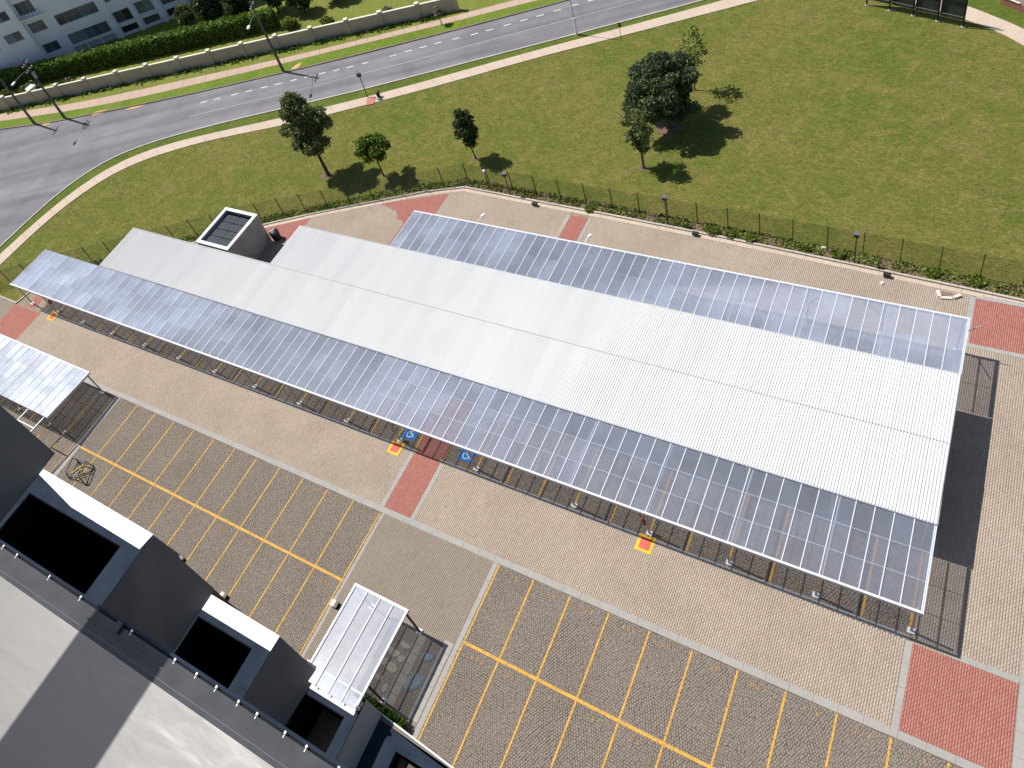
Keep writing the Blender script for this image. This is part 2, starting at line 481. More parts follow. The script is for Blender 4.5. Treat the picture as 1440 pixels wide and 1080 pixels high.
class MB:
    """collects shapes given in world space; build() links them as ONE mesh object"""

    def __init__(self):
        self.v = []
        self.f = []

    def add(self, vs, fs):
        o = len(self.v)
        self.v += [tuple(map(float, q)) for q in vs]
        self.f += [tuple(i + o for i in f) for f in fs]
        return self

    def box(self, x0, x1, y0, y1, z0, z1):
        if x0 > x1: x0, x1 = x1, x0
        if y0 > y1: y0, y1 = y1, y0
        return self.add([(x0, y0, z0), (x1, y0, z0), (x1, y1, z0), (x0, y1, z0), (x0, y0, z1), (x1, y0, z1), (x1, y1, z1), (x0, y1, z1)],
                        [(3, 2, 1, 0), (4, 5, 6, 7), (0, 1, 5, 4), (1, 2, 6, 5), (2, 3, 7, 6), (3, 0, 4, 7)])

    def prism(self, poly, z0, z1):
        a = 0.0
        n = len(poly)
        for i in range(n):
            a += poly[i][0] * poly[(i + 1) % n][1] - poly[(i + 1) % n][0] * poly[i][1]
        if a < 0:
            poly = poly[::-1]
        vs = [(p[0], p[1], z0) for p in poly] + [(p[0], p[1], z1) for p in poly]
        fs = [tuple(range(n))[::-1], tuple(range(n, 2 * n))] + [(i, (i + 1) % n, n + (i + 1) % n, n + i) for i in range(n)]
        return self.add(vs, fs)

    def bar(self, p, q, w, h=None, up=(0, 0, 1)):
        h = h or w
        p = Vector(p)
        q = Vector(q)
        d = (q - p).normalized()
        u = Vector(up)
        if abs(d.dot(u)) > 0.98:
            u = Vector((0, 1, 0))
        s = d.cross(u).normalized() * (w / 2)
        t = s.cross(d).normalized() * (h / 2)
        vs = []
        for c in (p, q):
            vs += [c - s - t, c + s - t, c + s + t, c - s + t]
        return self.add(vs, [(3, 2, 1, 0), (4, 5, 6, 7), (0, 1, 5, 4), (1, 2, 6, 5), (2, 3, 7, 6), (3, 0, 4, 7)])

    def tube(self, pts, rads, n=8):
        pts = [Vector(p) for p in pts]
        rings = []
        for i, p in enumerate(pts):
            a = pts[max(0, i - 1)]
            c = pts[min(len(pts) - 1, i + 1)]
            d = (c - a).normalized()
            u = Vector((0, 0, 1)) if abs(d.z) < 0.9 else Vector((1, 0, 0))
            s = d.cross(u).normalized()
            t = d.cross(s).normalized()
            rings.append([p + (s * math.cos(2 * math.pi * k / n) + t * math.sin(2 * math.pi * k / n)) * rads[i] for k in range(n)])
        vs = [q for r in rings for q in r]
        fs = [tuple(range(n)), tuple(range((len(pts) - 1) * n, len(pts) * n))[::-1]]
        for i in range(len(pts) - 1):
            for k in range(n):
                a = i * n + k
                b_ = i * n + (k + 1) % n
                fs.append((a, a + n, b_ + n, b_))
        return self.add(vs, fs)

    def lathe(self, c, prof, n=12):
        """profile of (radius, z) about a vertical axis at c"""
        vs = []
        for r, z in prof:
            vs += [(c[0] + r * math.cos(2 * math.pi * k / n), c[1] + r * math.sin(2 * math.pi * k / n), c[2] + z) for k in range(n)]
        fs = []
        for i in range(len(prof) - 1):
            for k in range(n):
                a = i * n + k
                b_ = i * n + (k + 1) % n
                fs.append((a, b_, b_ + n, a + n))
        fs += [tuple(range(n))[::-1], tuple(range((len(prof) - 1) * n, len(prof) * n))]
        return self.add(vs, fs)

    def mesh(self, name, mat, off=(0, 0, 0)):
        me = bpy.data.meshes.new(name)
        ox, oy, oz = off
        me.from_pydata([(x - ox, y - oy, z - oz) for x, y, z in self.v], [], self.f)
        if isinstance(mat, str):
            mat = MATS[mat]
        me.materials.append(mat)
        me.update()
        return me

    def build(self, name, mat, parent=None, loc=None):
        r = root_of(parent)
        off = tuple(r.location) if r is not None else (loc or (0, 0, 0))
        o = bpy.data.objects.new(name, self.mesh(name, mat, off))
        link(o, parent)
        if parent is None and loc is not None:
            o.location = loc
        return o


def np_mesh(name, verts, faces_list, mat, parent=None):
    """verts (n,3) array; faces_list: arrays (m,k) of vertex ids"""
    me = bpy.data.meshes.new(name)
    me.vertices.add(len(verts))
    r = root_of(parent)
    if r is not None:
        verts = verts - np.array(r.location)
    me.vertices.foreach_set('co', np.ascontiguousarray(verts, dtype=np.float32).ravel())
    loops = np.concatenate([f.ravel() for f in faces_list]).astype(np.int32)
    tot = np.concatenate([np.full(len(f), f.shape[1], dtype=np.int32) for f in faces_list])
    start = np.concatenate([[0], np.cumsum(tot)[:-1]]).astype(np.int32)
    me.loops.add(len(loops))
    me.loops.foreach_set('vertex_index', loops)
    me.polygons.add(len(tot))
    me.polygons.foreach_set('loop_start', start)
    me.polygons.foreach_set('loop_total', tot)
    me.materials.append(MATS[mat])
    me.update(calc_edges=True)
    me.validate()
    o = bpy.data.objects.new(name, me)
    return link(o, parent)


def inpoly(x, y, poly):
    c = np.zeros(len(x), bool)
    n = len(poly)
    j = n - 1
    for i in range(n):
        xi, yi = poly[i]
        xj, yj = poly[j]
        k = ((yi > y) != (yj > y)) & (x < (xj - xi) * (y - yi) / (yj - yi + 1e-12) + xi)
        c ^= k
        j = i
    return c


def pavers(name, mat, parent, rects=(), polys=(), l=0.24, w=0.13, gap=0.0045, z=0.007, h=0.0055, holes=(), ang=0.0):
    """running-bond blocks, real pieces with open joints, joined into one part"""
    allx0, allx1, ally0, ally1 = [], [], [], []

    def grid(x0, x1, y0, y1):
        ny = int((y1 - y0) / l) + 2
        nx = int((x1 - x0) / w) + 1
        jj, ii = np.meshgrid(np.arange(ny), np.arange(nx), indexing='ij')
        gx = x0 + ii * w
        gy = y0 + (jj - 0.5 * (ii % 2)) * l
        return gx.ravel(), gy.ravel()

    for (x0, x1, y0, y1) in rects:
        gx, gy = grid(x0, x1, y0, y1)
        a0 = np.maximum(gx, x0); a1 = np.minimum(gx + w, x1)
        b0 = np.maximum(gy, y0); b1 = np.minimum(gy + l, y1)
        k = (a1 - a0 > 0.03) & (b1 - b0 > 0.04)
        for hp in holes:
            k &= ~inpoly((a0 + a1) / 2, (b0 + b1) / 2, hp)
        allx0.append(a0[k]); allx1.append(a1[k]); ally0.append(b0[k]); ally1.append(b1[k])
    for poly in polys:
        px = [p[0] for p in poly]; py = [p[1] for p in poly]
        gx, gy = grid(min(px), max(px), min(py), max(py))
        k = inpoly(gx + w / 2, gy + l / 2, poly)
        for hp in holes:
            k &= ~inpoly(gx + w / 2, gy + l / 2, hp)
        allx0.append(gx[k]); allx1.append(gx[k] + w); ally0.append(gy[k]); ally1.append(gy[k] + l)
    x0 = np.concatenate(allx0) + gap / 2; x1 = np.concatenate(allx1) - gap / 2
    y0 = np.concatenate(ally0) + gap / 2; y1 = np.concatenate(ally1) - gap / 2
    n = len(x0)
    zz = z + NR.uniform(-0.0025, 0.0025, n)
    tx = NR.normal(0, 0.010, n); ty = NR.normal(0, 0.010, n)
    cx = (x0 + x1) / 2; cy = (y0 + y1) / 2
    V = np.zeros((n, 8, 3))
    for k, (xx, yy) in enumerate(((x0, y0), (x1, y0), (x1, y1), (x0, y1))):
        V[:, k, 0] = xx; V[:, k, 1] = yy
        V[:, k, 2] = zz + (xx - cx) * tx + (yy - cy) * ty
        V[:, k + 4, 0] = xx; V[:, k + 4, 1] = yy; V[:, k + 4, 2] = z - h
    base = (np.arange(n) * 8)[:, None]
    fs = []
    for q in ((0, 1, 2, 3), (4, 5, 1, 0), (5, 6, 2, 1), (6, 7, 3, 2), (7, 4, 0, 3)):
        fs.append(base + np.array(q)[None, :])
    o = np_mesh(name, V.reshape(-1, 3), fs, mat, parent)
    tag(o, kind='stuff')
    return o


def cobbles(name, mat, parent, rects, pitch=0.145, z=0.0165, h=0.0135, mask=None):
    """eight-sided stones on a slightly disturbed grid: square dark holes stay open between their corners"""
    cx, cy = [], []
    for (x0, x1, y0, y1) in rects:
        nx = int((x1 - x0) / pitch); ny = int((y1 - y0) / pitch)
        ii, jj = np.meshgrid(np.arange(nx), np.arange(ny))
        x = x0 + (ii + 0.25 + 0.5 * (jj % 2)) * (x1 - x0) / nx
        y = y0 + (jj + 0.5) * (y1 - y0) / ny
        wob = 0.42 * pitch
        dx = wob * np.sin(x * 1.0 + 1.2 * np.sin(y * 0.9)) + wob * 0.6 * np.sin(y * 1.7 + x * .4)
        dy = wob * np.sin(y * 0.9 + 1.1 * np.sin(x * 0.8)) + wob * 0.7 * np.sin(x * 1.6 + y * .3)
        cx.append((x + dx).ravel()); cy.append((y + dy).ravel())
    cx = np.concatenate(cx); cy = np.concatenate(cy)
    if mask is not None:
        k = mask(cx, cy)
        cx = cx[k]; cy = cy[k]
    n = len(cx)
    cx = cx + NR.normal(0, 0.012, n); cy = cy + NR.normal(0, 0.012, n)
    a = pitch * 0.5 * 1.0
    c = a * 0.42
    pts = [(a, c), (c, a), (-c, a), (-a, c), (-a, -c), (-c, -a), (c, -a), (a, -c)]
    sc = NR.uniform(0.93, 1.05, n)
    rot = NR.normal(0, 0.2, n)
    co, si = np.cos(rot), np.sin(rot)
    zz = z + NR.uniform(-0.004, 0.004, n)
    tx = NR.normal(0, 0.02, n); ty = NR.normal(0, 0.02, n)
    V = np.zeros((n, 16, 3))
    for k, (px, py) in enumerate(pts):
        ox = (px * co - py * si) * sc; oy = (px * si + py * co) * sc
        V[:, k, 0] = cx + ox * 0.96; V[:, k, 1] = cy + oy * 0.96; V[:, k, 2] = zz + ox * tx + oy * ty
        V[:, k + 8, 0] = cx + ox; V[:, k + 8, 1] = cy + oy; V[:, k + 8, 2] = z - h
    base = (np.arange(n) * 16)[:, None]
    f1 = base + np.arange(8)[None, :]
    f2 = [base + np.array([k + 8, (k + 1) % 8 + 8, (k + 1) % 8, k])[None, :] for k in range(8)]
    o = np_mesh(name, V.reshape(-1, 3), [f1] + f2, mat, parent)
    return tag(o, kind='stuff')


def resample(pl, step=None, n=None):
    pl = [Vector((p[0], p[1], 0)) for p in pl]
    L = [0]
    for a, b_ in zip(pl, pl[1:]):
        L.append(L[-1] + (b_ - a).length)
    n = n or max(1, int(round(L[-1] / step)))
    out = []
    j = 0
    for i in range(n + 1):
        t = L[-1] * i / n
        while j < len(pl) - 2 and L[j + 1] < t:
            j += 1
        u = (t - L[j]) / max(1e-9, L[j + 1] - L[j])
        q = pl[j].lerp(pl[j + 1], u)
        out.append((q.x, q.y))
    return out


def smooth(pl, it=2):
    """corner-cutting"""
    for _ in range(it):
        q = [pl[0]]
        for a, b_ in zip(pl, pl[1:]):
            q.append((a[0] * .75 + b_[0] * .25, a[1] * .75 + b_[1] * .25))
            q.append((a[0] * .25 + b_[0] * .75, a[1] * .25 + b_[1] * .75))
        q.append(pl[-1])
        pl = q
    return pl


def offset(pl, d):
    """shift a polyline sideways, d to its left"""
    out = []
    n = len(pl)
    for i in range(n):
        a = Vector(pl[max(0, i - 1)]); c = Vector(pl[min(n - 1, i + 1)])
        t = (c - a).normalized()
        out.append((pl[i][0] - t.y * d, pl[i][1] + t.x * d))
    return out


def stones_along(pl, step, w, z0, z1, name, mat, parent, gap=0.02, side=0.5):
    """one object per stone along a polyline"""
    p = resample(pl, step)
    for a, b_ in zip(p, p[1:]):
        A = Vector((a[0], a[1], 0)); B = Vector((b_[0], b_[1], 0))
        d = (B - A).normalized()
        s = Vector((-d.y, d.x, 0)) * w
        A = A + d * gap / 2; B = B - d * gap / 2
        q = [A - s * (1 - side), B - s * (1 - side), B + s * side, A + s * side]
        dz = R.uniform(-0.008, 0.008)
        m = MB().prism([(v.x, v.y) for v in q], z0, z1 + dz)
        m.build(name, mat, parent)


def leaves(name, pts, size, mat, parent, flatten=0.0, aspect=1.6, up=0.0):
    """one mesh of many small leaf faces centred on pts (n,3)"""
    n = len(pts)
    d = NR.normal(size=(n, 3))
    d[:, 2] *= (1 - flatten)
    d[:, 2] += up
    d /= np.linalg.norm(d, axis=1)[:, None] + 1e-9
    e = NR.normal(size=(n, 3))
    s = np.cross(d, e)
    s /= np.linalg.norm(s, axis=1)[:, None] + 1e-9
    sz = size * NR.uniform(0.6, 1.35, n)[:, None]
    a = d * sz * aspect * 0.5
    b_ = s * sz * 0.5
    V = np.stack([pts - a, pts + b_, pts + a, pts - b_], 1)
    base = (np.arange(n) * 4)[:, None]
    return np_mesh(name, V.reshape(-1, 3), [base + np.array([0, 1, 2, 3])[None, :]], mat, parent)


def clump_points(clumps, n, shell=0.55):
    """clumps: (cx,cy,cz,rx,ry,rz)"""
    cl = np.array(clumps, float)
    wgt = (cl[:, 3] * cl[:, 4] * cl[:, 5]) ** (2 / 3)
    k = NR.choice(len(cl), n, p=wgt / wgt.sum())
    u = NR.normal(size=(n, 3))
    u /= np.linalg.norm(u, axis=1)[:, None]
    r = shell + (1 - shell) * NR.uniform(0, 1, n) ** 0.6
    r = r * NR.choice([1.0, 1.0, 1.0, 1.12, 0.7], n)
    return cl[k, :3] + u * r[:, None] * cl[k, 3:]


# ------------------------------------------------------------------ ground, road, paths
g = MB().add([(-1500, -1500, -0.05), (1500, -1500, -0.05), (1500, 1500, -0.05), (-1500, 1500, -0.05)], [(0, 1, 2, 3)])
ground = g.build('ground', 'lawn')
tag(ground, kind='structure')

far_kerb = [(-150, 12), (-120, 22), (-93.8, 32.7), (-86.4, 35.0), (-80.1, 37.9), (-71.8, 41.6), (-62.5, 46.2), (-53.5, 50.9), (-46.6, 54.6), (-40.1, 58.3),
            (-30.6, 63.8), (-21.7, 69.2), (20, 94.5), (60, 118)]
near_kerb = [(-71.0, -60), (-71.0, 5), (-70.95, 15.4), (-70.8, 22.2), (-70.1, 26.5), (-69.0, 29.5), (-67.2, 32.4), (-64.2, 35.2), (-60.1, 38.0), (-55.1, 41.0), (-48.6, 44.6),
             (-42.2, 48.1), (-36.1, 51.7), (-30.3, 55.2), (-24.4, 58.8), (-18.8, 62.2), (-13.3, 65.6), (-8.0, 68.9), (-6.3, 70.0), (30, 92.3), (64, 113)]
nk = smooth(near_kerb, 2)
fk = smooth(far_kerb, 2)
rp = MB()
poly = nk + fk[::-1] + [(-150, -60)]
rp.add([(x, y, -0.03) for x, y in poly], [tuple(range(len(poly)))])
road = rp.build('road', 'asphalt')
tag(road, kind='structure')

# road markings on their own thin sheets
sdir = Vector((0.860, 0.512, 0))


def mark(name, a, b_, w, mat, parent, z):
    a = Vector((a[0], a[1], 0)); b_ = Vector((b_[0], b_[1], 0))
    d = (b_ - a).normalized()
    s = Vector((-d.y, d.x, 0)) * w / 2
    m = MB().add([(v.x, v.y, z) for v in (a - s, b_ - s, b_ + s, a + s)], [(0, 1, 2, 3)])
    return m.build(name, mat, parent)


dash_c = [(-62.0, 43.7), (-60.3, 44.6), (-58.2, 45.8), (-56.4, 46.8), (-54.6, 47.8), (-52.9, 48.75), (-51.1, 49.75), (-49.4, 50.7), (-47.7, 51.6), (-46.0, 52.45),
          (-44.4, 53.3), (-42.7, 54.3), (-39.6, 56.2), (-38.0, 57.3), (-36.4, 58.3), (-34.8, 59.3), (-32.8, 60.4), (-30.8, 61.5), (-29.2, 62.5), (-27.4, 63.7),
          (-25.7, 64.8), (-24.0, 65.9), (-22.3, 67.1), (-20.6, 68.3), (-18.9, 69.4), (-17.2, 70.4)]
for (x, y) in dash_c:
    mark('lane_dash', (x - sdir.x * 0.45, y - sdir.y * 0.45), (x + sdir.x * 0.45, y + sdir.y * 0.45), 0.17, 'white_line', road, -0.024)
sl = [(-62.1, 40.7), (-56.4, 43.9), (-50.9, 46.9), (-45.0, 50.4), (-36.3, 55.5), (-30.0, 59.4), (-22.9, 63.7), (-14.5, 68.8), (0, 77.6)]
for a, b_ in zip(sl, sl[1:]):
    mark('centre_line', a, b_, 0.16, 'faded_line', road, -0.024)

kerb_near = thing('near_kerb', None, None)
tag(kerb_near, kind='structure')
stones_along([p for p in resample(nk, 1.0) if -71.5 < p[0] < 4 and p[1] > 2], 1.05, 0.2, -0.05, 0.09, 'kerb_stone', 'kerb_stone', kerb_near, side=0.0)
kerb_far = thing('far_kerb', None, None)
tag(kerb_far, kind='structure')
stones_along([p for p in resample(fk, 1.0) if -105 < p[0] < -14], 1.1, 0.22, -0.05, 0.10, 'kerb_stone', 'dark_kerb', kerb_far, side=1.0)
# light sandy patches where the verge was dug up beside the road
for (x, y, rx, ry) in ((-78.2, 38.9, 1.1, .6), (-86.0, 35.0, .9, .35), (-72.6, 40.9, 1.6, .3), (-52.5, 52.3, .5, .9)):
    k = 9
    m = MB().prism([(x + (rx * math.cos(t)) * R.uniform(.75, 1.1), y + ry * math.sin(t) * R.uniform(.75, 1.1) + .45 * rx * math.cos(t)) for t in [2 * math.pi * i / k for i in range(k)]], -0.05, 0.02)
    o = m.build('soil_patch', 'orange_soil')
    tag(o, kind='structure')

path_out = [(-70.3, -30), (-70.2, 5), (-69.75, 14.5), (-69.3, 21.2), (-68.2, 26.6), (-66.0, 31.2), (-61.9, 35.1), (-55.7, 38.7), (-47.4, 43.0), (-38.1, 48.4), (-32.3, 52.1), (-25.3, 56.7),
            (-18.4, 61.1), (-11.6, 65.3), (-5.0, 69.5), (-1.3, 72.0), (12, 80.6)]
path_in = [(-68.3, -30), (-68.3, 5), (-68.05, 13.3), (-67.9, 20.0), (-66.9, 25.0), (-64.8, 29.8), (-61.0, 33.6), (-54.9, 37.6), (-46.4, 41.7), (-40.3, 45.2), (-34.4, 48.9), (-28.7, 52.5),
           (-21.2, 57.6), (-13.7, 62.1), (-7.1, 66.2), (-0.2, 70.4), (13, 78.9)]
po = resample(smooth(path_out, 2), n=74)
pi_ = resample(smooth(path_in, 2), n=74)
path = thing('path', None, None)
tag(path, kind='structure')
for i in range(18, 74):
    q = [po[i], po[i + 1], pi_[i + 1], pi_[i]]
    c = (sum(p[0] for p in q) / 4, sum(p[1] for p in q) / 4)
    q = [(p[0] + (c[0] - p[0]) * 0.012, p[1] + (c[1] - p[1]) * 0.012) for p in q]
    MB().prism(q, -0.05, 0.012 + R.uniform(-.006, .006)).build('slab', 'path_slab', path)
vp_ = MB()
vq = offset(resample(nk, n=120), -0.18)
vp2 = resample(smooth(path_out, 2), n=120)
for i in range(120):
    vp_.add([(*vq[i], -0.004), (*vp2[i], -0.004), (*vp2[i + 1], -0.004), (*vq[i + 1], -0.004)], [(0, 1, 2, 3)])
tag(vp_.build('near_verge', 'verge_grass'), kind='structure')

# far pavement and verge: street frame s along the wall, n towards the houses
SO = Vector((-96.5, 37.0, 0)); SS = Vector((0.901, 0.434, 0)); SN = Vector((-0.434, 0.901, 0))


def st(s, n, z=0.0):
    p = SO + SS * s + SN * n
    return (p.x, p.y, z)


side_in = [(-104, 32.9), (-97.6, 35.4), (-90.1, 38.0), (-83.1, 40.7), (-75.0, 44.5), (-67.1, 48.4), (-57.6, 52.95), (-48.7, 57.6), (-39.4, 62.7), (-30.7, 67.8), (-10, 79.9)]
side_out = [(-103, 31.6), (-96.0, 34.1), (-88.5, 36.7), (-81.7, 39.3), (-73.3, 43.1), (-64.0, 48.0), (-55.1, 52.7), (-48.2, 56.6), (-38.8, 61.6), (-29.6, 66.8), (-9, 78.6)]
so_ = resample(smooth(side_out, 1), n=64)
si_ = resample(smooth(side_in, 1), n=64)
walk = thing('pavement', None, None)
tag(walk, kind='structure')
for i in range(64):
    q = [so_[i], so_[i + 1], si_[i + 1], si_[i]]
    c = (sum(p[0] for p in q) / 4, sum(p[1] for p in q) / 4)
    q = [(p[0] + (c[0] - p[0]) * 0.015, p[1] + (c[1] - p[1]) * 0.015) for p in q]
    MB().prism(q, -0.05, 0.01 + R.uniform(-.006, .006)).build('slab', 'far_slab', walk)
vf = MB()
a_ = offset(resample([p for p in fk if -104 < p[0] < -8], n=60), 0.2)
b2 = resample([p for p in resample(smooth(side_out, 1), 1.0) if -104 < p[0] < -11], n=60)
for i in range(60):
    vf.add([(*a_[i], -0.004), (*a_[i + 1], -0.004), (*b2[i + 1], -0.004), (*b2[i], -0.004)], [(0, 1, 2, 3)])
tag(vf.build('far_verge', 'bright_verge'), kind='structure')
gl_ = MB().add([st(-25, -3.0, -0.03), st(130, -3.0, -0.03), st(130, 60, -0.03), st(-25, 60, -0.03)], [(0, 1, 2, 3)])
tag(gl_.build('garden_lawn', 'garden_grass'), kind='structure')

rpath_o = [(6, 76), (14, 73.0), (19.0, 70.3), (21.1, 68.75), (23.3, 67.2), (27, 63.6), (31, 57), (34, 50)]
rpath_i = [(5.0, 74.2), (13, 71.3), (18.2, 68.5), (20.4, 67.2), (22.2, 65.9), (25.6, 62.4), (29.2, 56), (32, 49.2)]
ro = resample(smooth(rpath_o, 2), n=22)
ri = resample(smooth(rpath_i, 2), n=22)
path2 = thing('footpath', None, None)
tag(path2, kind='structure')
for i in range(22):
    q = [ro[i], ro[i + 1], ri[i + 1], ri[i]]
    c = (sum(p[0] for p in q) / 4, sum(p[1] for p in q) / 4)
    q = [(p[0] + (c[0] - p[0]) * 0.006, p[1] + (c[1] - p[1]) * 0.006) for p in q]
    MB().prism(q, -0.05, 0.012 + R.uniform(-.003, .003)).build('slab', 'path_slab', path2)
rv = MB()
ro2 = offset(ro, 14)
for i in range(22):
    rv.add([(*ro[i], -0.01), (*ro2[i], -0.01), (*ro2[i + 1], -0.01), (*ro[i + 1], -0.01)], [(0, 1, 2, 3)])
tag(rv.build('corner_lawn', 'verge_grass'), kind='structure')

# ------------------------------------------------------------------ parking lot
KERB = [(-76, 9.9), (-60.3, 9.75), (-59.6, 12.9), (-38.2, 26.9), (-33.4, 29.7), (-28.2, 32.5), (-22.9, 35.3), (-19.2, 36.75), (-11.0, 36.55), (-4.7, 36.45), (4.5, 36.2),
        (15.2, 35.75), (25.7, 35.25), (48, 34.3)]
lot_poly = KERB + [(48, -14), (-76, -14)]
lot = MB().prism(lot_poly, -0.06, 0.0).build('parking_lot', 'joint_sand')
tag(lot, kind='structure')

def EY(x):
    return 10.22 + (x - 24.0) * 0.0046


dark_rects = [(-60.5, -38.95, -9.0, 5.15), (-38.2, -9.42, -9.0, 5.18), (-0.05, 44, -9.0, 5.18), (-55.5, 22.6, 10.1, 17.6), (-19.7, 22.6, 24.6, 29.2)]
for r in dark_rects:
    m = MB().add([(r[0], r[2], 0.003), (r[1], r[2], 0.003), (r[1], r[3], 0.003), (r[0], r[3], 0.003)], [(0, 1, 2, 3)])
    tag(m.build('joint_bed', 'dark_joint', lot))
cobbles('cobblestone', 'cobble', lot, [(-38.2, -9.42, -6.5, 5.18), (-0.05, 30, -6.2, 5.18)])
cobbles('cobblestone', 'cobble', lot, [(-55.5, -9.6, 9.95, 15.0), (-6.95, 22.6, 9.95, 15.0), (-19.7, 22.6, 25.2, 29.2), (-60.5, -38.95, -6.5, 5.15)], pitch=0.175,
        mask=lambda x, y: (y < 9.6) | (y > EY(x) + 0.22))

red2 = (22.75, 27.45, 5.62, 10.12)
red3 = (-60.3, -55.9, 6.0, 9.7)
red4 = (23.05, 34, 30.85, 34.75)
red7 = [(-20.4, 35.7), (-20.4, 24.5), (-22.9, 24.5), (-22.9, 31.0), (-24.0, 31.4), (-24.6, 32.3), (-27.0, 32.8)]
red6 = [(-38.2, 26.4), (-33.4, 29.2), (-33.2, 26.8), (-34.4, 25.7), (-36.6, 25.6)]
pavers('paver', 'sand_paver', lot,
       rects=[(22.72, 27.5, 10.14, 30.5), (27.95, 34, 5.2, 30.5), (-19.2, 22.75, 29.6, 30.6)],
       polys=[[(-55.9, 5.6), (-9.5, 5.6), (-9.5, EY(-9.5) + .05), (-55.9, EY(-55.9) + .05)], [(-7.25, 5.6), (22.42, 5.6), (22.42, EY(22.4) + .05), (-7.25, EY(-7.2) + .05)], [(-40.5, 17.5), (-40.5, 25), (-38.2, 26.7), (-33.4, 29.4), (-22.9, 35.0), (-19.2, 36.4), (22.75, 35.3), (22.75, 30.6), (-19.6, 30.6), (-19.6, 24), (-29, 17.5)]],
       holes=[red7, red6, [(-7.6, 30), (-7.6, 36), (-5.95, 36), (-5.95, 30)]])
pavers('paver', 'worn_paver', lot, rects=[(-9.2, -0.4, -6.5, 5.15), (-76, -60.4, -6, 9.6)], l=0.23, w=0.12)
pavers('red_paver', 'red_paver', lot, rects=[(-9.5, -7.25, 5.6, 17.0), red2, red3, red4, (-7.6, -5.95, 24.6, 35.75), (-58.6, -57.4, 9.95, 13.4)], polys=[red7, red6],
       l=0.24, w=0.12, z=0.0078)


def slabs(rects, name='border_slab', mat='grey_slab', along='x', step=0.9, z=0.021):
    for (x0, x1, y0, y1) in rects:
        L = (x1 - x0) if along == 'x' else (y1 - y0)
        n = max(1, int(round(L / step)))
        for i in range(n):
            t0 = i / n; t1 = (i + 1) / n
            dz = R.uniform(-.002, .002)
            if along == 'x':
                m = MB().box(x0 + L * t0 + .006, x0 + L * t1 - .006, y0, y1, -0.001, z + dz)
            else:
                m = MB().box(x0, x1, y0 + L * t0 + .006, y0 + L * t1 - .006, -0.001, z + dz)
            m.build(name, mat, lot)


slabs([(-60.5, 22.4, 5.18, 5.60), (22.75, 34, 5.20, 5.60)], step=1.2)
slabs([(22.4, 22.74, 5.2, 10.18), (27.48, 27.94, -4, 30.4), (-38.9, -38.25, -6, 5.16), (22.72, 23.04, 30.8, 34.9)], along='y', step=1.2)
slabs([(24.6, 27.46, 10.13, 10.45), (22.75, 34, 30.5, 30.82), (23.06, 34, 34.76, 35.1)], step=1.2)
slabs([(-9.42, -9.2, -6, 5.17), (-0.40, -0.07, -6, 5.17), (-9.86, -9.52, 5.62, 10.05), (-7.23, -6.9, 5.62, 10.05), (-7.92, -7.62, 30.6, 35.7), (-5.93, -5.6, 30.6, 35.7)], along='y', step=1.2, z=0.019)
slabs([(-19.6, 22.6, 29.22, 29.58)], step=1.2)
# edging along the front of the covered bays
for x in [22.6 - i for i in range(79)]:
    if -9.6 < x - .5 < -7.0:
        continue
    y = EY(x - .5)
    MB().box(x - .99, x - .006, y, y + .27, -.001, .027 + R.uniform(-.002, .002)).build('edging', 'grey_slab', lot)

# kerb round the lot, gutter strip inside it
lot_kerb = thing('lot_kerb', None, None)
tag(lot_kerb, kind='structure')
stones_along(KERB[:2], 1.0, 0.16, -0.05, 0.12, 'kerb_stone', 'kerb_stone', lot_kerb, side=1.0)
stones_along(KERB[1:3], 1.0, 0.16, -0.05, 0.12, 'kerb_stone', 'kerb_stone', lot_kerb, side=1.0)
stones_along(KERB[2:8], 1.0, 0.17, -0.05, 0.13, 'kerb_stone', 'kerb_stone', lot_kerb, side=1.0)
stones_along([p for p in KERB[7:]], 1.0, 0.17, -0.05, 0.13, 'kerb_stone', 'kerb_stone', lot_kerb, side=1.0)
gut = offset(KERB, -0.04)
stones_along(gut[2:8], 1.3, 0.38, -0.05, 0.022, 'gutter_slab', 'path_slab', lot_kerb, side=0.0)
stones_along(gut[7:], 1.3, 0.38, -0.05, 0.022, 'gutter_slab', 'path_slab', lot_kerb, side=0.0)
# soil strip between kerb and fence
ss = MB()
k1 = resample(offset(KERB[2:], 0.17), n=80)
k2 = resample(offset(KERB[2:], 1.35), n=80)
for i in range(80):
    if k1[i][0] > -21.5:
        ss.add([(*k1[i], -0.02), (*k1[i + 1], -0.02), (*k2[i + 1], -0.02), (*k2[i], -0.02)], [(0, 1, 2, 3)])
tag(ss.build('soil_strip', 'soil'), kind='structure')

# painted bay lines
ZL = 0.032


def yline(a, b_, w=0.11, mat='yellow_paint', z=ZL, name='bay_line'):
    return mark(name, a, b_, w, mat, lot, z)


for i in range(0, 15):
    x = 2.5 * i + (0.05 if i == 0 else 0)
    yline((x, 0.1), (x, 5.12))
    yline((x, -6.1), (x, -0.1))
yline((0, 0.0), (36, 0.0), 0.19, z=ZL + .004)
for k in range(0, 12):
    x = -9.53 - 2.4 * k
    yline((x, 0.1), (x, 5.12), 0.10)
    yline((x, -6.1), (x, -0.1), 0.10)
yline((-38.2, 0.0), (-9.45, 0.0), 0.18, z=ZL + .004)
for k in range(8):
    x = -40.9 - 2.45 * k
    yline((x, 0.1), (x, 5.1), 0.10)
    yline((x, -5.5), (x, -0.6), 0.10)
yline((-39.1, -6), (-39.1, 5.1), 0.14, 'worn_yellow')
front_bays = [22.5, 20.2, 17.75, 15.35, 12.95, 10.5, 8.1, 5.55, 3.0, 0.5, -2.0, -4.5, -7.08, -9.6, -11.45, -13.7, -16.1, -18.6, -21.05, -23.6, -26.1, -28.5, -30.9, -33.2, -35.55, -37.9, -40.2,
              -42.6, -45.0, -47.3, -49.5, -51.7, -53.8]
